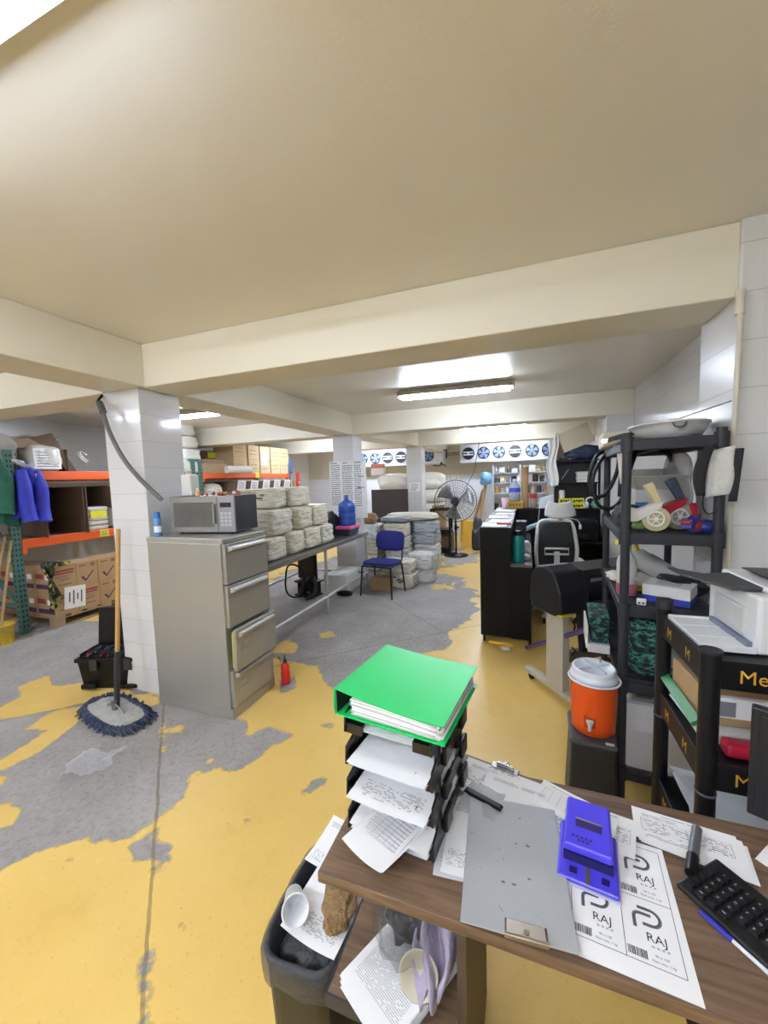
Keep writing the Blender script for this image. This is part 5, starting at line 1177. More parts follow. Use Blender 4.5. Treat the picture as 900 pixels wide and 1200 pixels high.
tag(MB().hexa([(-.06,-.16,0),(.06,-.16,0),(.06,.16,0),(-.06,.16,0)], [(-.05,-.15,.02),(.05,-.15,.02),(.05,.15,.02),(-.05,.15,.02)]).build('dark_tray', M('2d2e33', .4), loc=rk(-.02, .22, 1.82), rot=(rad(4), rad(-14), RZ)), 'dark flat tray poking out left of the white tub', 'tray')
tag(MB().box(-.07, .07, -.03, .03, 0, .014).box(-.03, .02, -.02, .02, .014, .03).build('white_remote', WHITEP, loc=rk(.26, .42, 1.895), rz=RZ+.2, bevel=.004), 'white flat gadget lying on the tub at the wall side', 'gadget')
tag(MB().cyl((.70, 2.42, 1.905), (.835, 2.135, 1.945), .003, n=6).build('thin_rod', M('a9a9ac', .3, .8)), 'thin metal rod sticking out from the tub towards the column', 'rod')
# hanging things
t = thing('cable_loops', 'thick black cable loops hanging at the back left of the grey shelf', 'cable')
MB().tube([(.50, 2.96, 1.80), (.44, 2.95, 1.76), (.40, 2.95, 1.62), (.43, 2.94, 1.50), (.50, 2.93, 1.52), (.56, 2.93, 1.66), (.57, 2.93, 1.80)], .013, 8, sub=6).build('loop', BLACK, t)
MB().tube([(.52, 2.90, 1.80), (.45, 2.89, 1.72), (.41, 2.88, 1.60), (.44, 2.87, 1.45), (.52, 2.87, 1.42), (.59, 2.88, 1.52), (.60, 2.89, 1.80)], .012, 8, sub=6).build('loop', BLACK, t)
MB().tube([(.60, 2.8, 1.79), (.56, 2.79, 1.66), (.55, 2.79, 1.5)], .014, 8, sub=6).tube([(.64, 2.8, 1.79), (.60, 2.79, 1.66), (.58, 2.79, 1.5)], .014, 8, sub=6).tube([(.70, 2.6, 1.76), (.75, 2.6, 1.74), (.79, 2.6, 1.62)], .012, 8, sub=5).build('cable', BLACK, t)
tag(MB().grid(lambda u, v: (.02*u+.02*v, .035*(1-u)+.0, -.19*v), 3, 6).build('white_strap', M('d6d3cc', .6), loc=(.445, 2.32, 1.78), sol=.003), 'white paper strip hanging at the left side of the grey shelf', 'strip')
t = thing('knee_brace', 'white padded brace with black straps hanging on the front right shelf post', 'brace', (.765, 2.035, 1.60), rad(-6))
MB().grid(lambda u, v: ((u-.5)*.085+.012*v, .012*math.sin(u*6)-.006*math.sin(v*5), -.07+.2*v+.02*u), 10, 12).build('pad', M('c9c6bf', .85, var=.12, scale=30, bump=.3), t, sol=.008)
MB().grid(lambda u, v: (.055+(u-.5)*.028+.016*v-.01, -.01, -.085+.22*v), 4, 12).build('strap', M('1c1c20', .8), t, sol=.008)
MB().grid(lambda u, v: (-.062+(u-.5)*(.03+.016*math.sin(v*PI))-.012*math.sin(v*PI)+.03*v*v, -.012, -.06+.22*v), 4, 12).build('strap', M('1c1c20', .8), t, sol=.008)
MB().tube([(-.05, -.005, -.06), (-.05, -.002, -.11), (-.03, 0, -.14), (.0, .0, -.12)], .0025, 6, sub=4).build('cord', BLACK, t)
# tier 4 (z 1.365): tape dispensers and cartons
def tape_gun(loc, rz, frame_c, handle_c, tape_c, hub_c, label, scale=1., tilt=0.):
    t = thing('tape_dispenser', label, 'tape dispenser', loc, 0, 'packing tape dispensers on the grey shelf', rot=(0, tilt, rz)); t.scale = (scale,)*3
    mb = MB().cyl((0, -.028, .065), (0, .028, .065), .062, n=30)
    mb.build('tape_roll', tape_c, t, bevel=.003)
    hb = MB()
    for y in (-.031, .031):
        hb.tube([(.036*math.cos(a), y, .065+.036*math.sin(a)) for a in [i*PI/12 for i in range(24)]], .006, 6, closed=True)
        for k in range(6): hb.bar((.006*math.cos(k*PI/3), y, .065+.006*math.sin(k*PI/3)), (.036*math.cos(k*PI/3), y, .065+.036*math.sin(k*PI/3)), .007, .004)
        hb.cyl((0, y-.003, .065), (0, y+.003, .065), .011, n=12)
    hb.cyl((0, -.036, .065), (0, .036, .065), .009, n=12)
    hb.build('hub', hub_c, t)
    MB().hexa([(-.08, -.036, .05), (.02, -.036, .12), (.02, .036, .12), (-.08, .036, .05)], [(-.11, -.036, .10), (.03, -.036, .155), (.03, .036, .155), (-.11, .036, .10)]).hexa([(-.13, -.038, .05), (-.08, -.038, .05), (-.08, .038, .05), (-.13, .038, .05)], [(-.12, -.038, .125), (-.075, -.038, .115), (-.075, .038, .115), (-.12, .038, .125)]).build('frame', frame_c, t, bevel=.004)
    MB().cyl((-.12, -.035, .10), (-.12, .035, .10), .018, n=16).build('roller', M('8c3030', .4), t)
    MB().hexa([(.0, -.016, .14), (.035, -.016, .14), (.035, .016, .14), (0, .016, .14)], [(-.055, -.02, .235), (-.015, -.02, .255), (-.015, .02, .255), (-.055, .02, .235)]).build('handle', handle_c, t, bevel=.006)
    return t
REDP = M('a01f28', .35); WH = M('d5d2c8', .4); CLT = M('b8ab86', .2, var=.1)
tape_gun(rk(.13, .085, 1.365), RZ, WH, M('c8b98a', .4), CLT, M('e2dfd6', .3), 'white tape dispenser with cream handle, its clear tape roll facing forward', .93)
tape_gun(rk(.235, .17, 1.365), RZ+.15, REDP, M('3a3e50', .45), M('9a8f7a', .3), M('c9c9c9', .3), 'red tape dispenser with dark grey handle in the middle of the shelf', 1.0)
tape_gun(rk(.27, .035, 1.365), RZ+.9, M('3a3080', .4), REDP, M('46408c', .4), M('c03a3a', .3), 'small purple tape roll dispenser at the front right of the shelf', .55)
tag(MB().lathe([(.035, 0), (.05, 0), (.05, .05), (.035, .05), (.035, 0)], 24).build('blue_tape', M('27357f', .4), loc=rk(.325, .10, 1.365)+Vector((0, 0, .0)), rz=.2), 'roll of blue tape by the right post of the grey shelf', 'tape')
tag(MB().soft(.12, .2, .12, n=8, p=2.6, noise=.12, seed=240).build('black_gloves', M('24282b', .7, bump=.3), loc=rk(.035, .22, 1.365)), 'dark gloves lying behind the left front post of the grey shelf', 'gloves')
tag(MB().soft(.07, .1, .06, n=7, p=2.6, noise=.12, seed=241).build('green_glove', M('7fa562', .6), loc=rk(.075, .14, 1.365)), 'small light green cloth beside the dark gloves', 'cloth')
t = thing('machine_carton', 'open pale carton with raised flaps behind the tape dispensers', 'box', rk(.21, .50, 1.365), RZ)
MB().box(-.12, .12, -.14, .14, 0, .19).build('carton_body', M('b9b8b4', .7), t, bevel=.004)
MB().add([(-.12, -.14, .19), (.12, -.14, .19), (.10, -.20, .26), (-.14, -.2, .26)], [(0, 1, 2, 3)]).build('flap', M('a5a49f', .7), t, sol=.004); MB().add([(-.1, .14, .19), (.1, .14, .19), (.1, .15, .30), (-.1, .15, .30)], [(0, 1, 2, 3)]).build('flap', M('a5a49f', .7), t, sol=.004)
MB().box(-.121, -.06, -.1405, -.14, .03, .12).build('blue_panel', M('3f63a8', .5), t)
tag(MB().lathe([(0, 0), (.12, 0), (.125, .02), (.12, .04), (0, .042)], 30).build('white_disc', M('d9d9d6', .4), loc=rk(.27, .33, 1.49), rot=(rad(80), 0, RZ)), 'round white lid standing behind the red tape dispenser', 'lid') if 0 else None
t = thing('plastic_bag', 'clear plastic bag hanging on the right side of the grey shelf', 'bag', rk(.30, .50, 1.42)); MB().soft(.05, .40, .33, n=9, p=3, noise=.1, seed=243).build('bag_body', glass('c9c7c0', .2, .55), t)
# tier 3 (z 1.015)
t = thing('spray_bottle', 'white spray bottle with yellow trigger and pink liquid behind the left post', 'spray bottle', rk(.035, .20, 1.015), rad(25)); t.scale = (1.0, 1.0, 1.0)
MB().lathe([(0, 0), (.042, 0), (.046, .006), (.046, .17), (.04, .195), (.02, .225), (.016, .24)], 26).build('bottle_body', M('d2cfca', .3, alpha=.85), t)
MB().lathe([(.04, .001), (.0463, .006), (.0463, .062), (.044, .063)], 24).build('pink_liquid', M('b8506e', .3), t)
MB().lathe([(.0185, .235), (.0185, .262), (0, .262)], 18).build('collar', M('d8cf2c', .4), t)
MB().box(-.045, .03, -.014, .014, .262, .29).build('spray_head', M('dcdcd8', .4), t, bevel=.004); MB().bar((.035, 0, .285), (.06, 0, .225), .014, .02).build('trigger', M('d8cf2c', .4), t, bevel=.003); MB().box(-.06, -.044, -.012, .012, .262, .288).build('nozzle', M('d8cf2c', .4), t, bevel=.003)
t = thing('product_box', 'white and blue carton lying open at the front of the shelf', 'box', rk(.20, .125, 1.015), rad(-28))
mb = MB().box(-.095, .095, -.055, .10, .032, .085, 0).box(-.0951, .0951, -.0551, .1001, 0, .032, 1)
for i in range(5): mb.box(-.05+.0*i, .05, -.02+.02*i, -.013+.02*i, .085, .0855, 2)
mb.text('LABEL', .0, (0, 0, 0), (0, 0, 0), 2) if 0 else None
mb.build('carton_body', [M('d3d2cd', .6), M('2438a0', .5), INKG], t)
MB().add([(-.095, -.055, .085), (-.095, .1, .085), (-.15, .11, .105), (-.15, -.04, .10)], [(0, 1, 2, 3)]).build('flap', M('c9c5ba', .6), t, sol=.002)
t = thing('usb_charger', 'tiny white plug adapter on the shelf edge beside the white and blue carton', 'adapter', rk(.075, .03, 1.015), rad(-15)); MB().box(-.02, .02, -.014, .014, 0, .03).build('adapter_body', WHITEP, t, bevel=.006)
for x in (-.008, .008): MB().box(x-.004, x+.004, -.0155, -.0142, .008, .016).build('socket_hole', BLACK, t)
t = thing('plastic_roll', 'clear plastic roll with dark green end lying across the shelf', 'roll', (0, 0, 0))
a_, b2_ = rk(.13, .50, 1.155), rk(.29, .30, 1.07); MB().cyl(a_, b2_, .055, n=22).build('clear_sleeve', glass('cfcfcc', .1, .6), t); dd = (b2_-a_).normalized(); MB().cyl(b2_, b2_+dd*.05, .058, n=22).build('end_cap', M('17453c', .5), t)
tag(MB().soft(.22, .2, .10, n=8, p=2.6, noise=.14, seed=250).build('black_bag', M('1b1c1f', .5, bump=.4), loc=rk(.27, .20, 1.015)+Vector((0, .06, 0))), 'black cloth bag behind the white and blue carton', 'bag')
tag(MB().box(-.09, .09, -.06, .06, 0, .03).build('yellow_folder', M('a8952a', .5), loc=rk(.15, .35, 1.015), rz=.1), 'dull yellow packet lying behind the spray bottle', 'packet')
tag(MB().soft(.13, .16, .05, n=7, p=3, noise=.1, seed=251).build('white_pouch', M('d3cfc0', .5), loc=rk(.04, .50, 1.015)), 'crumpled white pouch at the back left of the shelf behind the spray bottle', 'pouch')
# tier 2 (z .64): camouflage crate
m, nt, b = node_mat('dark_camouflage_fabric'); tcc = nt.nodes.new('ShaderNodeTexCoord'); mp = nt.nodes.new('ShaderNodeMapping'); mp.inputs['Scale'].default_value = (1, 1, 2.2); vn = nt.nodes.new('ShaderNodeTexNoise'); vn.inputs['Scale'].default_value = 24; vn.inputs['Detail'].default_value = 3
nt.links.new(tcc.outputs['Object'], mp.inputs[0]); nt.links.new(mp.outputs[0], vn.inputs['Vector']); rp = nt.nodes.new('ShaderNodeValToRGB'); rp.color_ramp.interpolation = 'CONSTANT'
rp.color_ramp.elements[0].color = lin('0e1213'); rp.color_ramp.elements[1].color = lin('3f7f6e'); rp.color_ramp.elements[1].position = .55
e = rp.color_ramp.elements.new(.47); e.color = lin('1d443c'); e = rp.color_ramp.elements.new(.62); e.color = lin('101516')
nt.links.new(vn.outputs['Fac'], rp.inputs[0]); nt.links.new(rp.outputs[0], b.inputs['Base Color']); b.inputs['Roughness'].default_value = .85
CAMO = m
t = thing('camouflage_bag', 'dark green camouflage patterned bag filling a lower tier of the grey shelf', 'bag', rk(.172, .29, .64), RZ)
MB().soft(.285, .52, .30, n=10, p=7, noise=.02, seed=255).build('bag_body', CAMO, t); MB().box(-.145, -.135, -.2, -.14, .06, .29).build('strap', M('1f4a38', .8), t)
t = thing('camouflage_pouch', 'small camouflage pouch in a white tray sticking out left of the shelf', 'pouch', rk(-.055, .42, .69), RZ); MB().hexa([(-.06, -.12, 0), (.02, -.12, 0), (.02, .12, 0), (-.06, .12, 0)], [(-.075, -.13, .16), (.03, -.13, .16), (.03, .13, .16), (-.075, .13, .16)]).build('pouch_body', CAMO, t, bevel=.01)
MB().box(-.08, .03, -.14, .14, -.05, 0).box(-.09, -.078, -.14, .14, -.03, .1).build('white_tray', M('cfd0d0', .4), t, bevel=.004)
t = thing('grey_bucket', 'grey plastic tub under the camouflage pouch beside the shelf post', 'tub', rk(-.05, .44, .345), RZ) if 0 else None
# tier 1 (z .19)
tag(MB().box(-.15, .15, -.02, .02, 0, .33).build('foam_board', M('c6c7c9', .7, var=.08), loc=rk(.165, .035, .19), rz=RZ, bevel=.004), 'pale grey foam board standing on the bottom tier of the grey shelf', 'board')
t = thing('switch_box', 'grey electrical box behind the top edge of the pale foam board', 'electrical box', rk(.10, .115, .19), RZ); MB().box(-.05, .05, -.045, .045, 0, .41).build('box_body', M('8b8c8e', .5), t, bevel=.004); MB().box(-.035, .035, -.05, -.045, .34, .405).build('cover_plate', M('55565a', .5), t); MB().cyl((0, -.054, .372), (0, -.05, .372), .009, n=12).build('screw', STEEL, t)
tag(MB().box(-.13, .13, -.2, .2, 0, .34).build('white_bin', M('bdbebf', .6), loc=rk(.2, .52, .19), rz=RZ, bevel=.01), 'pale bin at the back of the bottom tier of the grey shelf', 'bin')

# stool with drinks cooler
t = thing('step_stool', 'black plastic stool under the orange drinks cooler', 'stool', (.295, 2.02, 0), rad(-3))
mb = MB().hexa([(-.108,-.15,0),(.108,-.15,0),(.108,.15,0),(-.108,.15,0)], [(-.092,-.12,.405),(.092,-.12,.405),(.092,.12,.405),(-.092,.12,.405)]); mb.build('stool_body', M('161719', .55, bump=.15), t, bevel=.012)
MB().box(-.10, .10, -.128, .128, .395, .42).build('top', M('3a393b', .55), t, bevel=.012); MB().box(.05, .085, -.118, -.10, .42, .4215).build('label', M('c9c9c9', .5), t)
t = thing('drinks_cooler', 'round orange drinks cooler with white lid and spigot on the black stool', 'drinks cooler', (.305, 2.03, .42), rad(-5))
prof = []; z = .0
prof = [(0, 0), (.091, 0), (.095, .004), (.095, .035)]
for i in range(34): prof += [(.0965+.00014*i, .04+.006*i), (.0947+.00014*i, .043+.006*i)]
prof += [(.099, .25), (.098, .252)]
MB().lathe(prof, 40).build('cooler_body', M('dd5116', .4, var=.04), t)
MB().lathe([(.0985, .25), (.104, .252), (.104, .268), (.099, .276), (.094, .284)], 40).build('rim', M('d5d8e2', .4), t)
l = MB().lathe([(.095, .282), (.095, .300), (.091, .306), (.085, .306), (.083, .302), (0, .304)], 40).build('lid', M('d5d8e2', .4), t)
lr = MB()
for k in range(4): lr.bar((.02*math.cos(k*PI/2+.6), .02*math.sin(k*PI/2+.6), .306), (.08*math.cos(k*PI/2+.6), .08*math.sin(k*PI/2+.6), .306), .012, .008)
lr.cyl((0, 0, .302), (0, 0, .312), .02, n=16); lr.build('lid_ribs', M('c3c6d2', .4), l)
MB().cyl((.03, .03, .316), (.03, .03, .335), .005, n=8).build('vent_pin', M('8c8c92', .4), l)
MB().tube([(-.1, .0, .268), (-.109, -.03, .258), (-.08, -.08, .252), (0, -.112, .252), (.08, -.08, .252), (.109, -.03, .258), (.1, 0, .268)], .005, 8, sub=5).build('handle', M('d5d8e2', .4), t)
MB().box(-.045, .005, -.0985, -.08, .045, .10).build('spigot_recess', M('b8420f', .5), t, bevel=.004)
s = MB().cyl((-.02, -.095, .075), (-.02, -.118, .075), .012, n=12).cyl((-.02, -.116, .085), (-.02, -.116, .045), .008, n=12).box(-.035, -.005, -.124, -.108, .083, .093); s.build('spigot', M('c9cac8', .4), t, bevel=.002)

# display stand with printer
DX, DY = .475, 1.27
t = thing('display_stand', 'black display stand with round posts and gold lettered shelf edges, holding the printer', 'display stand', (DX, DY, 0))
DSM = matte(M('0d0d10', .45, var=.15), .3); GOLD = M('c9952a', .5)
DW, DDp = .56, .38
for x in (0, DW):
    for y in (0, DDp):
        p = MB().cyl((x, y, 0), (x, y, 1.155), .024 if y == 0 else .024, n=22).build('post', DSM, t)
        MB().cyl((x, y, 1.152), (x, y, 1.185 if y else 1.16), .027, n=22).build('cap', M('222226', .4), p); MB().cyl((x, y, .742), (x, y, .748), .0255, n=22).build('joint_ring', M('55565c', .4), p)
for z in (1.13, .835, .50):
    s = MB().box(.0, DW, .0, DDp, z-.02, z).box(0, DW, -.012, .0, z-.075, z+.006).box(-.012, 0, 0, DDp, z-.075, z+.006).box(DW, DW+.012, 0, DDp, z-.075, z+.006).build('shelf_board', DSM, t, bevel=.002)
    tx = MB(); tl = MB(); tm = MB()
    tx.text("Meguiar's", .052, (.058, -.0128, z-.052), (PI/2, 0, 0), 0)
    tl.text("M", .05, (-.0128, .30, z-.055), (PI/2, 0, -PI/2), 0); tm.text("M", .05, (-.0128, .14, z-.055), (PI/2, 0, -PI/2), 0)
    tl.build('gold_emblem', GOLD, s); tm.build('gold_emblem', GOLD, s)
    tx.build('gold_lettering', GOLD, s)
t = thing('laser_printer', 'white laser printer with open front tray on the black display stand', 'printer', (.60, 1.33, 1.131), rad(2))
PW = M('d6d6d6', .4, var=.03)
MB().box(0, .36, 0, .28, 0, .165).box(0.03, .36, .0, .28, .165, .185).build('printer_body', PW, t, bevel=.02, seg=3)
MB().box(-.008, .012, .05, .23, .035, .12).build('front_recess', M('b9b8b4', .5), t, bevel=.008)
tr_ = MB().box(-.125, .0, .0, .255, .004, .014).box(-.125, .0, -.004, .004, .004, .022).box(-.125, 0, .25, .258, .004, .02).box(-.125, -.117, 0, .255, .004, .018); tr_.box(-.12, .0, .08, .084, .014, .017).box(-.12, 0, .17, .174, .014, .017); tr_.build('paper_tray', PW, t, bevel=.002)
MB().box(-.012, .0, .02, .24, .0, .03).build('hinge_gap', M('6b7080', .5), t)
MB().hexa([(-.04, .05, .168), (.30, .03, .19), (.30, .25, .19), (-.04, .23, .168)], [(-.04, .05, .176), (.30, .03, .20), (.30, .25, .20), (-.04, .23, .176)]).hexa([(-.15, .12, .195), (-.04, .05, .168), (-.04, .23, .168), (-.15, .2, .195)], [(-.15, .12, .2), (-.04, .05, .176), (-.04, .23, .176), (-.15, .2, .2)]).build('output_tray', M('3b3d40', .5), t)
MB().box(.06, .34, .06, .22, .2, .203).build('tray_insert', M('16181c', .4), t)
DZ2 = .836
t = thing('shipping_carton', 'brown carton with white printed sheet on the middle shelf of the stand', 'box', (.50, 1.40, DZ2+.034), rad(3)); MB().box(0, .44, 0, .2, 0, .12).build('carton_body', CARD, t, bevel=.004); MB().box(.02, .43, -.004, -.002, .03, .10).build('white_sheet', PAPER, t); MB().box(.03, .09, -.0055, -.004, .035, .08).build('printed_mark', INKG, t)
for i in range(6): tag(MB().box(0, .44, 0, .24, 0, .0045).build('paper_pad', M(['d8d6d0', 'c9c3b4', 'dfdfdd'][i % 3], .7), loc=(.495+.004*(i % 2), 1.36, DZ2+.001+.0052*i), rz=rad(2*(i % 3)-1)), f'{["bottom", "second", "third", "fourth", "fifth", "top"][i]} paper pad under the brown carton on the middle shelf', 'paper pad', 'paper pads on the middle shelf')
tag(MB().box(0, .03, 0, .30, 0, .012).build('green_folder', M('2d7a3f', .5), loc=(.462, 1.33, DZ2+.06), rot=(rad(-2), rad(-35), rad(0))), 'green folder spine leaning on the shelf edge between the two round posts', 'folder')
tag(MB().box(0, .24, 0, .05, 0, .042).build('red_packet', M('b8203a', .35, var=.2, scale=30), loc=(.53, 1.295, DZ2+.0), rz=rad(1), bevel=.012), 'shiny red packet at the front of the middle shelf', 'packet')
tag(MB().box(0, .50, 0, .02, 0, .17).build('backing_sheet', M('7c7b78', .6), loc=(.48, 1.64, .93)), 'plain grey panel behind the upper gap of the display stand', 'panel')
for i, (rz, dx) in enumerate(((-12, 0), (4, .05), (15, .1))):
    sheet('large_sheet', .36, .30, (.475+dx, 1.30+.02*i, .503+.012*i), rad(rz), 'few', 60+i, .06, [M('d2d4d8', .7), M('aab5ae', .8)], label=f'{["bottom", "middle", "top"][i]} large curled sheet on the lowest shelf of the display stand', group='curled sheets on the lowest shelf')
# ================================================================ FRONT DESK
m, nt, b = node_mat('walnut_laminate'); N2 = nt.nodes.new
tcc = N2('ShaderNodeTexCoord'); mp = N2('ShaderNodeMapping'); mp.inputs['Scale'].default_value = (1.1, 16, 16); mp.inputs['Rotation'].default_value = (0, 0, rad(3))
nt.links.new(tcc.outputs['Object'], mp.inputs[0]); n1 = N2('ShaderNodeTexNoise'); n1.inputs['Scale'].default_value = 3.2; n1.inputs['Detail'].default_value = 9; n1.inputs['Roughness'].default_value = .65; n1.inputs['Distortion'].default_value = .8
nt.links.new(mp.outputs[0], n1.inputs['Vector']); rp = N2('ShaderNodeValToRGB')
rp.color_ramp.elements[0].position = .3; rp.color_ramp.elements[0].color = lin('4a382b'); rp.color_ramp.elements[1].position = .72; rp.color_ramp.elements[1].color = lin('846a53')
e = rp.color_ramp.elements.new(.5); e.color = lin('6a5341')
nt.links.new(n1.outputs['Fac'], rp.inputs[0]); nt.links.new(rp.outputs[0], b.inputs['Base Color']); b.inputs['Roughness'].default_value = .42
WALN = m
EDGEM = M('3b2f28', .5)
DZ = .75
t = thing('desk', 'walnut laminate desk in the foreground with a low side shelf', 'desk', (-.455, .715, 0))
MB().box(0, 1.75, 0, .452, DZ-.026, DZ).build('desktop', WALN, t, bevel=.002)
MB().box(.315, .335, .03, .43, 0, DZ-.027).build('side_panel', M('4b3d33', .55), t)
MB().box(1.70, 1.72, .03, .43, 0, DZ-.027).build('side_panel', M('4b3d33', .55), t)
MB().box(.335, 1.70, .41, .425, .45, DZ-.027).build('modesty_panel', M('4b3d33', .55), t)
MB().box(.03, .315, -.03, .42, .475, .495).build('side_shelf', WALN, t)
MB().box(.03, .315, -.034, -.03, .462, .497).box(.026, .03, -.034, .42, .462, .497).build('edge_band', M('2b2c33', .5), t)
MB().box(.03, .315, .40, .42, .0, DZ-.027).box(.03, .315, -.0, .4, .10, .12).build('rear_panel', EDGEM, t)
MB().box(.03, .05, .34, .40, 0, .475).build('rear_leg', EDGEM, t)

def dk(x, y, z=0.): return (x, y, DZ+.0008+z)
# ---- letter trays
BT = M('101012', .3, var=.1)
TW, TD = .235, .265
TRZ = rad(-6)
t = thing('letter_tray_stack', 'stack of four black plastic letter trays at the desk corner', 'letter trays', dk(-.435, .85), TRZ)
LV = (0., .087, .174, .261)
for i, z in enumerate(LV):
    mb = MB()
    mb.box(0, TW, .01, TD, z+.003, z+.007)
    mb.box(0, .05, -.006, .012, z, z+.026).box(TW-.05, TW, -.006, .012, z, z+.026)
    for x0 in (0, TW-.005):
        mb.box(x0, x0+.005, .0, TD, z+.0, z+.042)
        mb.hexa([(x0,-.012,z+.004),(x0+.005,-.012,z+.004),(x0+.005,.03,z),(x0,.03,z)], [(x0,-.008,z+.05),(x0+.005,-.008,z+.05),(x0+.005,.03,z+.062),(x0,.03,z+.062)])
        for k in range(3): mb.box(x0-.0005, x0+.0055, .05+.07*k, .10+.07*k, z+.042, z+.046)
    mb.box(0, TW, TD-.005, TD, z, z+.045)
    tr = mb.build('tray', BT, t, bevel=.0015)
    if i < 3:
        for x in (.0, TW-.012):
            for y in (.035, TD-.03): MB().box(x, x+.012, y, y+.02, z+.04, z+.088).build('riser', BT, tr, bevel=.002)
    for y in (.06, TD-.05): MB().box(TW, TW+.012, y, y+.05, z+.02, z+.07).build('side_clip', BT, tr, bevel=.004)
TM = Matrix.Translation(dk(-.435, .85)) @ Matrix.Rotation(TRZ, 4, 'Z')
def tk(x, y, z): return TM @ Vector((x, y, z))
# papers in the trays
lab = {0: 'bottom', 1: 'second', 2: 'third', 3: 'top'}
for i, (n_, over, st) in enumerate(((9, .02, 'table'), (6, .03, 'few'), (6, .022, 'blank'))):
    for k in range(n_):
        p = tk(.012+.002*(k % 3), -.008-over*(1 if k == n_-1 else .35), LV[i]+.0085+.0032*k)
        sheet('tray_paper', .208, .262, p, TRZ+rad(.8*((k*7) % 5-2)*.5), st if k == n_-1 else 'blank', 300+20*i+k, .006, n=6, label=f'{"topmost white sheet" if k == n_-1 else "white sheet lying under others"} in the {lab[i]} letter tray', group=f'sheets in the {lab[i]} letter tray')
p = tk(.0, -.075, LV[0]+.040)
sheet('ruled_form', .128, .22, Vector((-.412, .775, DZ+.035)), rad(-24), 'table', 340, .02, label='ruled form poking out diagonally from the bottom letter tray', n=8)
sheet('ruled_form', .128, .22, Vector((-.418, .771, DZ+.031)), rad(-22), 'table', 341, .02, label='second ruled form under the diagonal one at the tray stack', n=8)
for k in range(3):
    sheet('tray_paper', .2, .25, tk(.014, .0, LV[3]+.009+.003*k), TRZ, 'blank', 350+k, .004, n=5, label='white sheet in the top letter tray under the green binder', group='sheets in the top letter tray')
# ---- green lever arch binder
GRN = M('14b85e', .38, var=.04)
BX = tk(-.02, -.015, LV[3]+.046)
t = thing('lever_arch_binder', 'bright green ring binder full of papers on top of the letter trays', 'binder', BX, TRZ+rad(-2))
BWD, BDP, BH = .29, .285, .07
def cover(z, sag, lift=0.):
    def S(u, v): return (u*BWD, v*BDP, z - sag*math.sin(min(1, u)*PI*.6)*(.6+.4*(1-v)) - lift*u)
    return S
MB().grid(cover(BH, .022), 24, 8, 0, False).build('top_cover', GRN, t, sol=.003)
MB().grid(cover(.003, -.002), 12, 8, 0, False).build('bottom_cover', GRN, t, sol=.003)
MB().grid(lambda u, v: (-.004*math.sin(u*PI), v*BDP, .003+(BH-.003)*u), 6, 4).build('spine', GRN, t, sol=.003)
MB().box(.002, .004, .004, BDP-.004, .006, BH-.004).build('spine_lining', M('1b1c1e', .6), t)
pg = MB(); rr = random.Random(2)
for k in range(17):
    z = .007+.0026*k; j = rr.uniform(-.006, .006)
    def PS(u, v, z=z, j=j, k=k): return (.045+j+u*(.225+.003*(k % 4)), .008+rr.random()*.0+v*(BDP-.02)+j*.4, z - (.0018*k)*u*u*.45)
    pg.grid(PS, 8, 2, 2 if k % 3 == 1 else (0 if k != 14 else 1))
pg.build('paper_block', [PAPER, M('b98a5a', .7), M('b9b6ae', .7)], t, sol=.0008)
rg = MB()
for y in (.09, .20): rg.tube([(.03, y, .01), (.028, y, .05), (.045, y, .058), (.062, y, .05), (.064, y, .01)], .0022, 6, sub=4)
rg.build('ring_mechanism', CHROME, t)
# ---- clipboard, face down with clip at the near edge
GRP = M('a2a3a3', .42, .1, var=.12, scale=7)
t = thing('clipboard', 'large grey clipboard with its metal clip at the near desk edge', 'clipboard', dk(-.125, .707, .012), rad(4))
cb = MB().box(0, .218, 0, .325, 0, .003)
rr = random.Random(12)
for k in range(30):
    x, y, a, l = rr.uniform(.01, .2), rr.uniform(.03, .31), rr.uniform(0, PI), rr.uniform(.003, .014); dx, dy = math.cos(a)*l, math.sin(a)*l
    cb.add([(x, y, .0032), (x+dx, y+dy, .0032), (x+dx+.0008, y+dy+.0008, .0032), (x+.0008, y+.0008, .0032)], [(0, 1, 2, 3)], 1)
for k in range(9):
    x, y, r = rr.choice([.11, .125, .14, .06, .09]), rr.choice([.27, .28, .275, .12, .1, .2]), rr.uniform(.002, .006); x += rr.uniform(-.02, .02)
    cb.add([(x+r*rr.uniform(.7, 1.3)*math.cos(q*PI/4), y+r*.6*math.sin(q*PI/4), .0033) for q in range(8)], [tuple(range(8))], 1)
cb.build('board', [GRP, M('5f6264', .6)], t, bevel=.0012)
c_ = MB().hexa([(.085, -.008, .003), (.165, -.008, .003), (.165, .03, .003), (.085, .03, .003)], [(.088, -.006, .012), (.162, -.006, .012), (.16, .026, .006), (.09, .026, .006)]).tube([(.085, -.006, .011), (.165, -.006, .011)], .005, 8)
c_.build('clip', M('8a7f70', .35, .8), t, bevel=.001); MB().cyl((.125, .005, .010), (.125, .005, .0125), .005, n=12).build('rivet', CHROME, t)
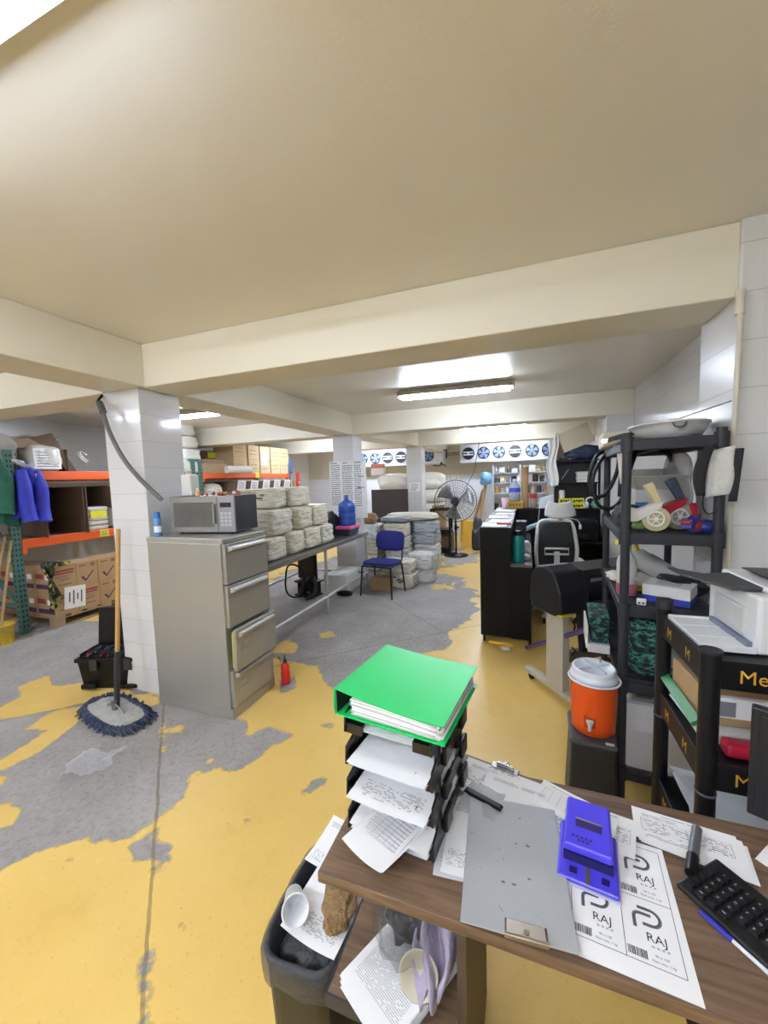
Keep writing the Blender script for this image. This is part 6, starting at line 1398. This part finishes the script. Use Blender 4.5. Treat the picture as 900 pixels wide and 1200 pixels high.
# ---- papers left of and behind the clipboard
sheet('loose_paper', .10, .22, dk(-.185, .80, .004), rad(2), 'few', 401, .004, label='narrow white sheet sticking out left of the grey clipboard')
sheet('loose_paper', .12, .24, dk(-.20, .79, .001), rad(6), 'few', 402, .003, [M('c9c9cc', .6), INKG], label='greyish sheet under the one left of the grey clipboard')
GF = M('8b8a86', .5)
t = thing('document_clipboard', 'brown clipboard with silver clip and printed forms at the back of the desk', 'clipboard', dk(-.222, 1.045, .002), rad(-13))
MB().box(0, .25, 0, .16, 0, .004).build('board', M('7a6a58', .6), t, bevel=.001)
MB().box(.09, .17, .14, .163, .004, .012).cyl((.105, .155, .016), (.155, .155, .016), .006, n=10).build('clip', CHROME, t, bevel=.001); MB().lathe([(.012, 0), (.016, .005), (.012, .01)], 14).build('clip_loop', CHROME, t, loc=(.13, .165, .008), rot=(rad(70), 0, 0))
sheet('printed_form', .23, .14, dk(-.205, 1.05, .0075), rad(-13), 'form', 403, .002, label='printed form held on the brown clipboard at the back of the desk')
sheet('printed_form', .18, .12, dk(-.13, 1.02, .0095), rad(-11), 'few', 404, .004, label='printed sheet lying over the brown clipboard form')
sheet('ruled_form', .14, .10, dk(.008, 1.062, .010), rad(-24), 'table', 405, .006, label='ruled form behind the purple punch pointing at the desk back edge')
sheet('ruled_form', .16, .13, dk(.03, 1.0, .006), rad(-18), 'form', 406, .006, label='form mostly hidden under the purple punch, toward the clipboard')
sheet('printed_form', .14, .12, dk(.10, 1.0, .004), rad(-14), 'form', 407, .006, label='form sticking out right of the purple punch top')
tag(MB().tube([(-.12, 1.035, DZ+.014), (-.06, 1.0, DZ+.015), (-.03, .975, DZ+.014)], .0045, 8, sub=3).build('black_pen', BLACK), 'black pen lying across the papers behind the grey clipboard', 'pen') if 0 else None
tag(MB().hexa([(0,0,0),(.11,0,0),(.11,.022,0),(0,.022,0)], [(.003,.003,.008),(.107,.003,.008),(.107,.019,.008),(.003,.019,.008)]).build('phone_stand', BLACK, loc=dk(-.168, 1.032, .014), rz=rad(-20), bevel=.002), 'flat black plastic piece on the forms behind the grey clipboard', 'plastic piece')
# plastic sleeve
tag(MB().grid(lambda u, v: (.1*u, .1*v, .003*math.sin(u*9+v*4)), 8, 8).build('plastic_sleeve', glass('c4c4c2', .15, .6), loc=dk(-.175, .985, .015), rz=rad(-14)), 'crinkled clear sleeve between the letter trays and the grey clipboard', 'plastic sleeve')
# ---- RAJ label sheet
LW, LH = .203, .30
t = thing('label_sheet', 'white sheet of four logo labels lying under the purple punch', 'label sheet', dk(.073, .738, .002), rad(-5))
mb = MB()
def LS(u, v, e=.0004): return (u, v, e)
mb.box(0, LW, 0, LH, -.0006, 0)
def rectline(x0, y0, x1, y1, w=.0011): mb.quad(LS(x0, y0), LS(x1, y0), LS(x1, y1), LS(x0, y1), 1)
cx0, cx1, cx2 = .008, .1, .192; cy0, cy1, cy2 = .03, .155, .285
for a in (cy0, cy1, cy2): rectline(cx0, a, cx2, a+.0011)
for a in (cx0, cx1, cx2): rectline(a, cy0, a+.0011, cy2)
def logo(x, y):
    # rounded P emblem made of two strokes
    def stroke(pts, w):
        n = len(pts)
        for i in range(n-1):
            p, q = Vector(pts[i]), Vector(pts[i+1]); d = (q-p).normalized(); a = Vector((-d.y, d.x))*w/2
            mb.quad(LS(*(p-a), .0005+.00001*i), LS(*(q-a), .0005+.00001*i), LS(*(q+a), .0005+.00001*i), LS(*(p+a), .0005+.00001*i), 2)
    r = .0155
    arc = [(x+.052+r*math.cos(k*PI/12), y+.089+r*math.sin(k*PI/12)) for k in range(-6, 7)]
    stroke([(x+.036, y+.0735)]+arc[:1]+arc+[(x+.03, y+.1045)], .0062)
    stroke([(x+.022, y+.062), (x+.022, y+.084)]+[(x+.031-.009*math.cos(k*PI/10), y+.084+.009*math.sin(k*PI/10)) for k in range(0, 6)]+[(x+.052, y+.093)], .0062)
    mb.text('RAJ', .023, (x+.038, y+.043, .0006), (0, 0, 0), 1)
    for k in range(4): mb.quad(LS(x+.045+.008*k, y+.033), LS(x+.050+.008*k, y+.033), LS(x+.050+.008*k, y+.037), LS(x+.045+.008*k, y+.037), 3)
    rr = random.Random(9); u = x+.004
    while u < x+.034:
        w = rr.choice([.0006, .001, .0016]); mb.quad(LS(u, y+.008), LS(u+w, y+.008), LS(u+w, y+.023), LS(u, y+.023), 1); u += w+rr.choice([.0006, .001])
    mb.text('90 x 120', .0062, (x+.048, y+.018, .0006), (0, 0, 0), 1); mb.text('Peso neto: 1 kg', .0058, (x+.042, y+.009, .0006), (0, 0, 0), 1)
for x in (cx0, cx1):
    for y in (cy0, cy1): logo(x, y)
mb.build('printed_sheet', [PAPER, M('2c2c30', .8, var=.03), M('56565a', .7, var=.03), M('b4b4b8', .8)], t)
tag(MB().box(0, LW, 0, LH, -.0006, .0).build('label_sheet', PAPER, loc=dk(.079, .733, .0008), rz=rad(-4)), 'blank looking white sheet peeking out under the sheet of logo labels', 'label sheet')
# ---- purple punch
PUR = M('4a3fd0', .35, var=.04)
t = thing('hole_punch', 'purple two hole punch standing on the label sheet', 'hole punch', dk(.062, .868, .0035), rad(-8))
MB().box(-.003, .125, -.003, .158, .0, .004).build('base_pad', M('b5b2c9', .5), t, bevel=.002)
MB().box(0, .122, 0, .155, .004, .014).build('base', PUR, t, bevel=.006, seg=3)
MB().hexa([(.008, .045, .014), (.114, .045, .014), (.114, .15, .014), (.008, .15, .014)], [(.012, .052, .045), (.110, .052, .045), (.108, .148, .055), (.014, .148, .055)]).build('housing', PUR, t, bevel=.006, seg=3)
lv = MB(); lv.hexa([(.010, .040, .048), (.112, .040, .048), (.110, .165, .062), (.012, .165, .062)], [(.012, .042, .058), (.110, .042, .058), (.106, .163, .078), (.016, .163, .078)])
lv = lv.build('lever', PUR, t, bevel=.008, seg=3)
MB().hexa([(.035, .088, .066), (.09, .088, .066), (.09, .108, .0675), (.035, .108, .0675)], [(.035, .088, .0672), (.09, .088, .0672), (.09, .108, .0698), (.035, .108, .0698)]).build('lever_window', M('2b2560', .4), lv); MB().hexa([(.035, .106, .068), (.09, .106, .068), (.09, .110, .0685), (.035, .110, .0685)], [(.035, .106, .0703), (.09, .106, .0703), (.09, .110, .0707), (.035, .110, .0707)]).build('metal_lip', CHROME, lv)
MB().box(.016, .106, .136, .1375, .0715, .0742).build('seam', M('352c9a', .4), lv) if 0 else None
lt = MB()
for k in range(5): lt.box(.028+.009*k, .034+.009*k, .062, .067, .0613, .0622)
for k in range(3): lt.box(.04+.009*k, .046+.009*k, .054, .059, .0603, .0612)
lt.build('printed_mark', M('241d6a', .5), lv)
MB().box(.058, .066, .002, .042, .014, .0146).build('centre_strip', M('5a5430', .5), t)
for x in (.025, .088): MB().box(x, x+.016, .016, .032, .014, .0146).build('arrow_mark', M('1d1860', .5), t)
MB().box(.012, .112, .044, .053, .014, .034).build('punch_slot', M('1a1550', .5), t)
# ---- right part of the desk
for k, (x, y, rz, lab_) in enumerate(((.252, 1.035, -7, 'top service form'), (.258, 1.03, -9, 'service form under the top one'), (.262, 1.028, -11, 'lowest service form in the small pile'))):
    sheet('service_form', .215, .10 if k == 0 else .105, dk(x, y, .006-.0022*k), rad(rz), 'form', 420+k, .003, label=f'{lab_} at the desk back edge by the marker pen', n=6)
sheet('envelope', .13, .09, dk(.50, 1.005, .003), rad(-50), 'few', 430, .004, label='white paper behind the keyboard at the right photo edge')
sheet('loose_paper', .2, .12, dk(.492, 1.055, .005), rad(-42), 'few', 431, .004, label='white slip with a ring mark at the right photo edge')
t = thing('marker_pen', 'grey marker pen with black cap behind the keyboard', 'marker', dk(.395, 1.092, .0175), rad(-113))
MB().cyl((0, 0, 0), (.098, 0, 0), .0105, n=16).cyl((-.004, 0, 0), (0, 0, 0), .008, .0105, 16).build('barrel', M('5b5b60', .4, var=.2, scale=60), t); MB().cyl((.094, 0, 0), (.146, 0, 0), .0122, .0108, 16).build('cap', BLACK, t)
# keyboard
t = thing('keyboard', 'black computer keyboard lying askew on the right of the desk', 'keyboard', dk(.303, .935, 0), rad(-50))
KWD, KDP = .44, .135
MB().hexa([(0,0,0),(KWD,0,0),(KWD,KDP,0),(0,KDP,0)], [(.002,.002,.011),(KWD-.002,.002,.011),(KWD-.002,KDP-.002,.018),(.002,KDP-.002,.018)]).build('case', M('0e0e10', .45), t, bevel=.004, seg=2)
KEYM = M('151517', .4); LEGM = M('cfcfd2', .6)
key0 = None
ks = KWD/22.5
letters = ['1234567890-=', 'QWERTYUIOP[]', 'ASDFGHJKL', 'ZXCVBNM,.']
for r in range(6):
    n_ = 20 if r < 5 else 8
    y = .012+r*.0198 if r < 5 else .114
    for c in range(20):
        if r == 0 and 4 <= c <= 7: continue
        if len([o for o in t.children]) > 96: break
        x = .010+c*ks*1.05
        if x > KWD-.03: break
        z = .0115+.0068*(y/KDP)
        mb = MB().hexa([(0,0,0),(.0168,0,0),(.0168,.0165,0),(0,.0165,0)], [(.002,.002,.006),(.0148,.002,.006),(.0148,.0150,.006),(.002,.0150,.006)])
        chs = {4: '1234567890-=', 3: 'QWERTYUIOP', 2: 'ASDFGHJKL', 1: 'ZXCVBNM,.'}.get(r, '')
        if 1 <= c <= len(chs): mb.text(chs[c-1], .007, (.004, .006, .0062), (0, 0, 0), 1)
        elif c % 2: mb.box(.005, .011, .008, .0095, .006, .0062, 1)
        k = mb.build('key', [KEYM, LEGM], t, loc=(x, y, z))
t = thing('ballpoint_pen', 'clear ballpoint pen with blue cap along the near side of the keyboard', 'pen', dk(.333, .884, .0055), rad(-47.5))
MB().cyl((.045, 0, 0), (.15, 0, 0), .004, n=10).build('barrel', M('d4d5da', .2), t); MB().cyl((-.004, 0, 0), (.052, 0, 0), .0035, .0052, 12).box(.0, .04, -.0015, .0015, .0045, .0065).build('cap', M('2d2fa0', .4), t)
# monitor back at the right edge
t = thing('monitor', 'black flat monitor standing on the desk at the right photo edge', 'monitor', dk(.50, 1.115, 0), rad(-26))
MB().box(0, .42, -.012, .012, .078, .345).build('screen_frame', M('0f1013', .5), t, bevel=.004); MB().box(.015, .405, -.014, -.010, .09, .33).build('rear_cover', M('131418', .5), t, bevel=.002)
MB().box(.19, .25, -.008, .015, .01, .15).build('neck', BLACK, t); MB().box(.13, .31, -.06, .06, 0, .012).build('foot', BLACK, t, bevel=.004)
# ---- side shelf contents
SZ = .4955
for k in range(14):
    sheet('shelf_paper', .165, .22, (-.40+.002*(k % 3), .70+.003*(k % 2), SZ+.001+.0025*k), rad(-28+.8*(k % 4)), 'text' if k == 13 else 'blank', 500+k, .003, [PAPER, M('a2a2a6', .8)], n=4, label=('printed sheet on top of the paper stack' if k == 13 else 'white sheet in the paper stack')+' on the low desk shelf', group=None if k == 13 else 'paper stack on the low desk shelf')
tag(MB().soft(.15, .20, .15, n=11, p=2.6, noise=.16, seed=520).build('clear_bag', M('77777b', .1, alpha=.22, bump=.6, bscale=26), loc=(-.275, .83, SZ+.037)), 'crumpled clear and black plastic bag on the low desk shelf', 'bag')
tag(MB().soft(.10, .15, .11, n=9, p=2.6, noise=.18, seed=521).build('black_bag_lining', M('0e0e10', .35, bump=.5), loc=(-.275, .84, SZ+.045)), 'dark stuff inside the clear bag on the low desk shelf', 'bag')
t = thing('paper_bowl', 'beige disposable bowl lying in the bag on the low desk shelf', 'bowl', (-.225, .752, SZ+.058), 0, None, (rad(58), rad(-10), rad(15)))
MB().lathe([(0, 0), (.024, 0), (.040, .02), (.044, .025), (.040, .025), (.024, .004), (0, .003)], 28).build('bowl_body', M('bcb49c', .6), t)
tag(MB().grid(lambda u, v: (-.195+.02*math.sin(v*7+u*3)+.06*(u-.5), .72+.22*(1-v)+.04*(u-.5)+.02*math.sin(u*15), SZ+.05+.14*(1-v)+.02*math.sin(u*14+v*5)), 18, 22).build('lilac_cloth', M('a79cae', .8, var=.2, scale=25, bump=.4), sol=.004), 'crumpled pale lilac cloth at the right of the low desk shelf', 'cloth')
# ---- waste bin
t = thing('waste_bin', 'dark plastic waste bin lined with a clear black bag left of the desk', 'waste bin', (-.553, .885, 0), rad(2))
BINM = M('1c1d1e', .5)
def binr(w, d, z, n=32, p=5):
    out = []
    for i in range(n):
        a = 2*PI*i/n; ca, sa = math.cos(a), math.sin(a); k = (abs(ca)**p+abs(sa)**p)**(-1/p); out.append((ca*k*w, sa*k*d, z))
    return out
def ringloft(rings):
    mb = MB(); n = len(rings[0]); vs = [p for r in rings for p in r]
    mb.add(vs, [(j*n+i, j*n+(i+1) % n, (j+1)*n+(i+1) % n, (j+1)*n+i) for j in range(len(rings)-1) for i in range(n)], 0, True); mb.add(rings[0], [tuple(range(n-1, -1, -1))]); return mb
ringloft([binr(.085, .14, 0), binr(.102, .162, .44), binr(.108, .168, .44), binr(.108, .168, .455), binr(.098, .156, .455), binr(.085, .14, .02)]).build('bin_body', BINM, t)
rr = random.Random(6)
def wob(r, a): return [(x*(1+rr.uniform(-a, a)), y*(1+rr.uniform(-a, a)), z+rr.uniform(-a, a)*.3) for x, y, z in r]
ringloft([wob(binr(.111, .172, .385, 48), .02), wob(binr(.113, .174, .42, 48), .015), wob(binr(.112, .173, .46, 48), .012), wob(binr(.102, .162, .466, 48), .012), wob(binr(.09, .148, .43, 48), .03), wob(binr(.08, .13, .36, 48), .03)]).build('bag_liner', M('55565a', .15, alpha=.55, var=.3, scale=30, bump=.5), t)
tag(MB().soft(.17, .27, .12, n=8, p=3, noise=.12, seed=530).build('rubbish_heap', M('3d3c3c', .5, var=.4, scale=20, bump=.5), loc=(-.553, .89, .30)), 'crumpled rubbish filling the waste bin', 'rubbish')
sheet('discarded_sheet', .17, .24, (-.618, .778, .462), rad(0), 'few', 540, .02, label='white printed sheet lying on top of the waste bin', rot=(rad(2), rad(2), rad(-6)))
sheet('discarded_sheet', .12, .16, (-.655, .96, .462), rad(30), 'few', 541, .02, label='white sheet at the far rim of the waste bin', rot=(rad(6), rad(0), rad(-8)))
t = thing('paper_cup', 'white foam cup tipped over on top of the waste bin', 'cup', (-.595, .815, .507), 0, None, (rad(62), rad(0), rad(38)))
MB().lathe([(0, -.045), (.024, -.045), (.034, .04), (.0365, .042), (.0365, .046), (.0325, .045), (.0225, -.04), (0, -.04)], 28).build('cup_body', M('dfdfdf', .5), t)
tag(MB().soft(.085, .14, .05, n=18, p=2.4, noise=.3, layers=3, seed=547).build('brown_napkin', M('8f7048', .85, var=.3, scale=30, bump=.9), loc=(-.485, .875, .468), rz=rad(10)), 'crumpled brown paper napkin in the waste bin', 'napkin')
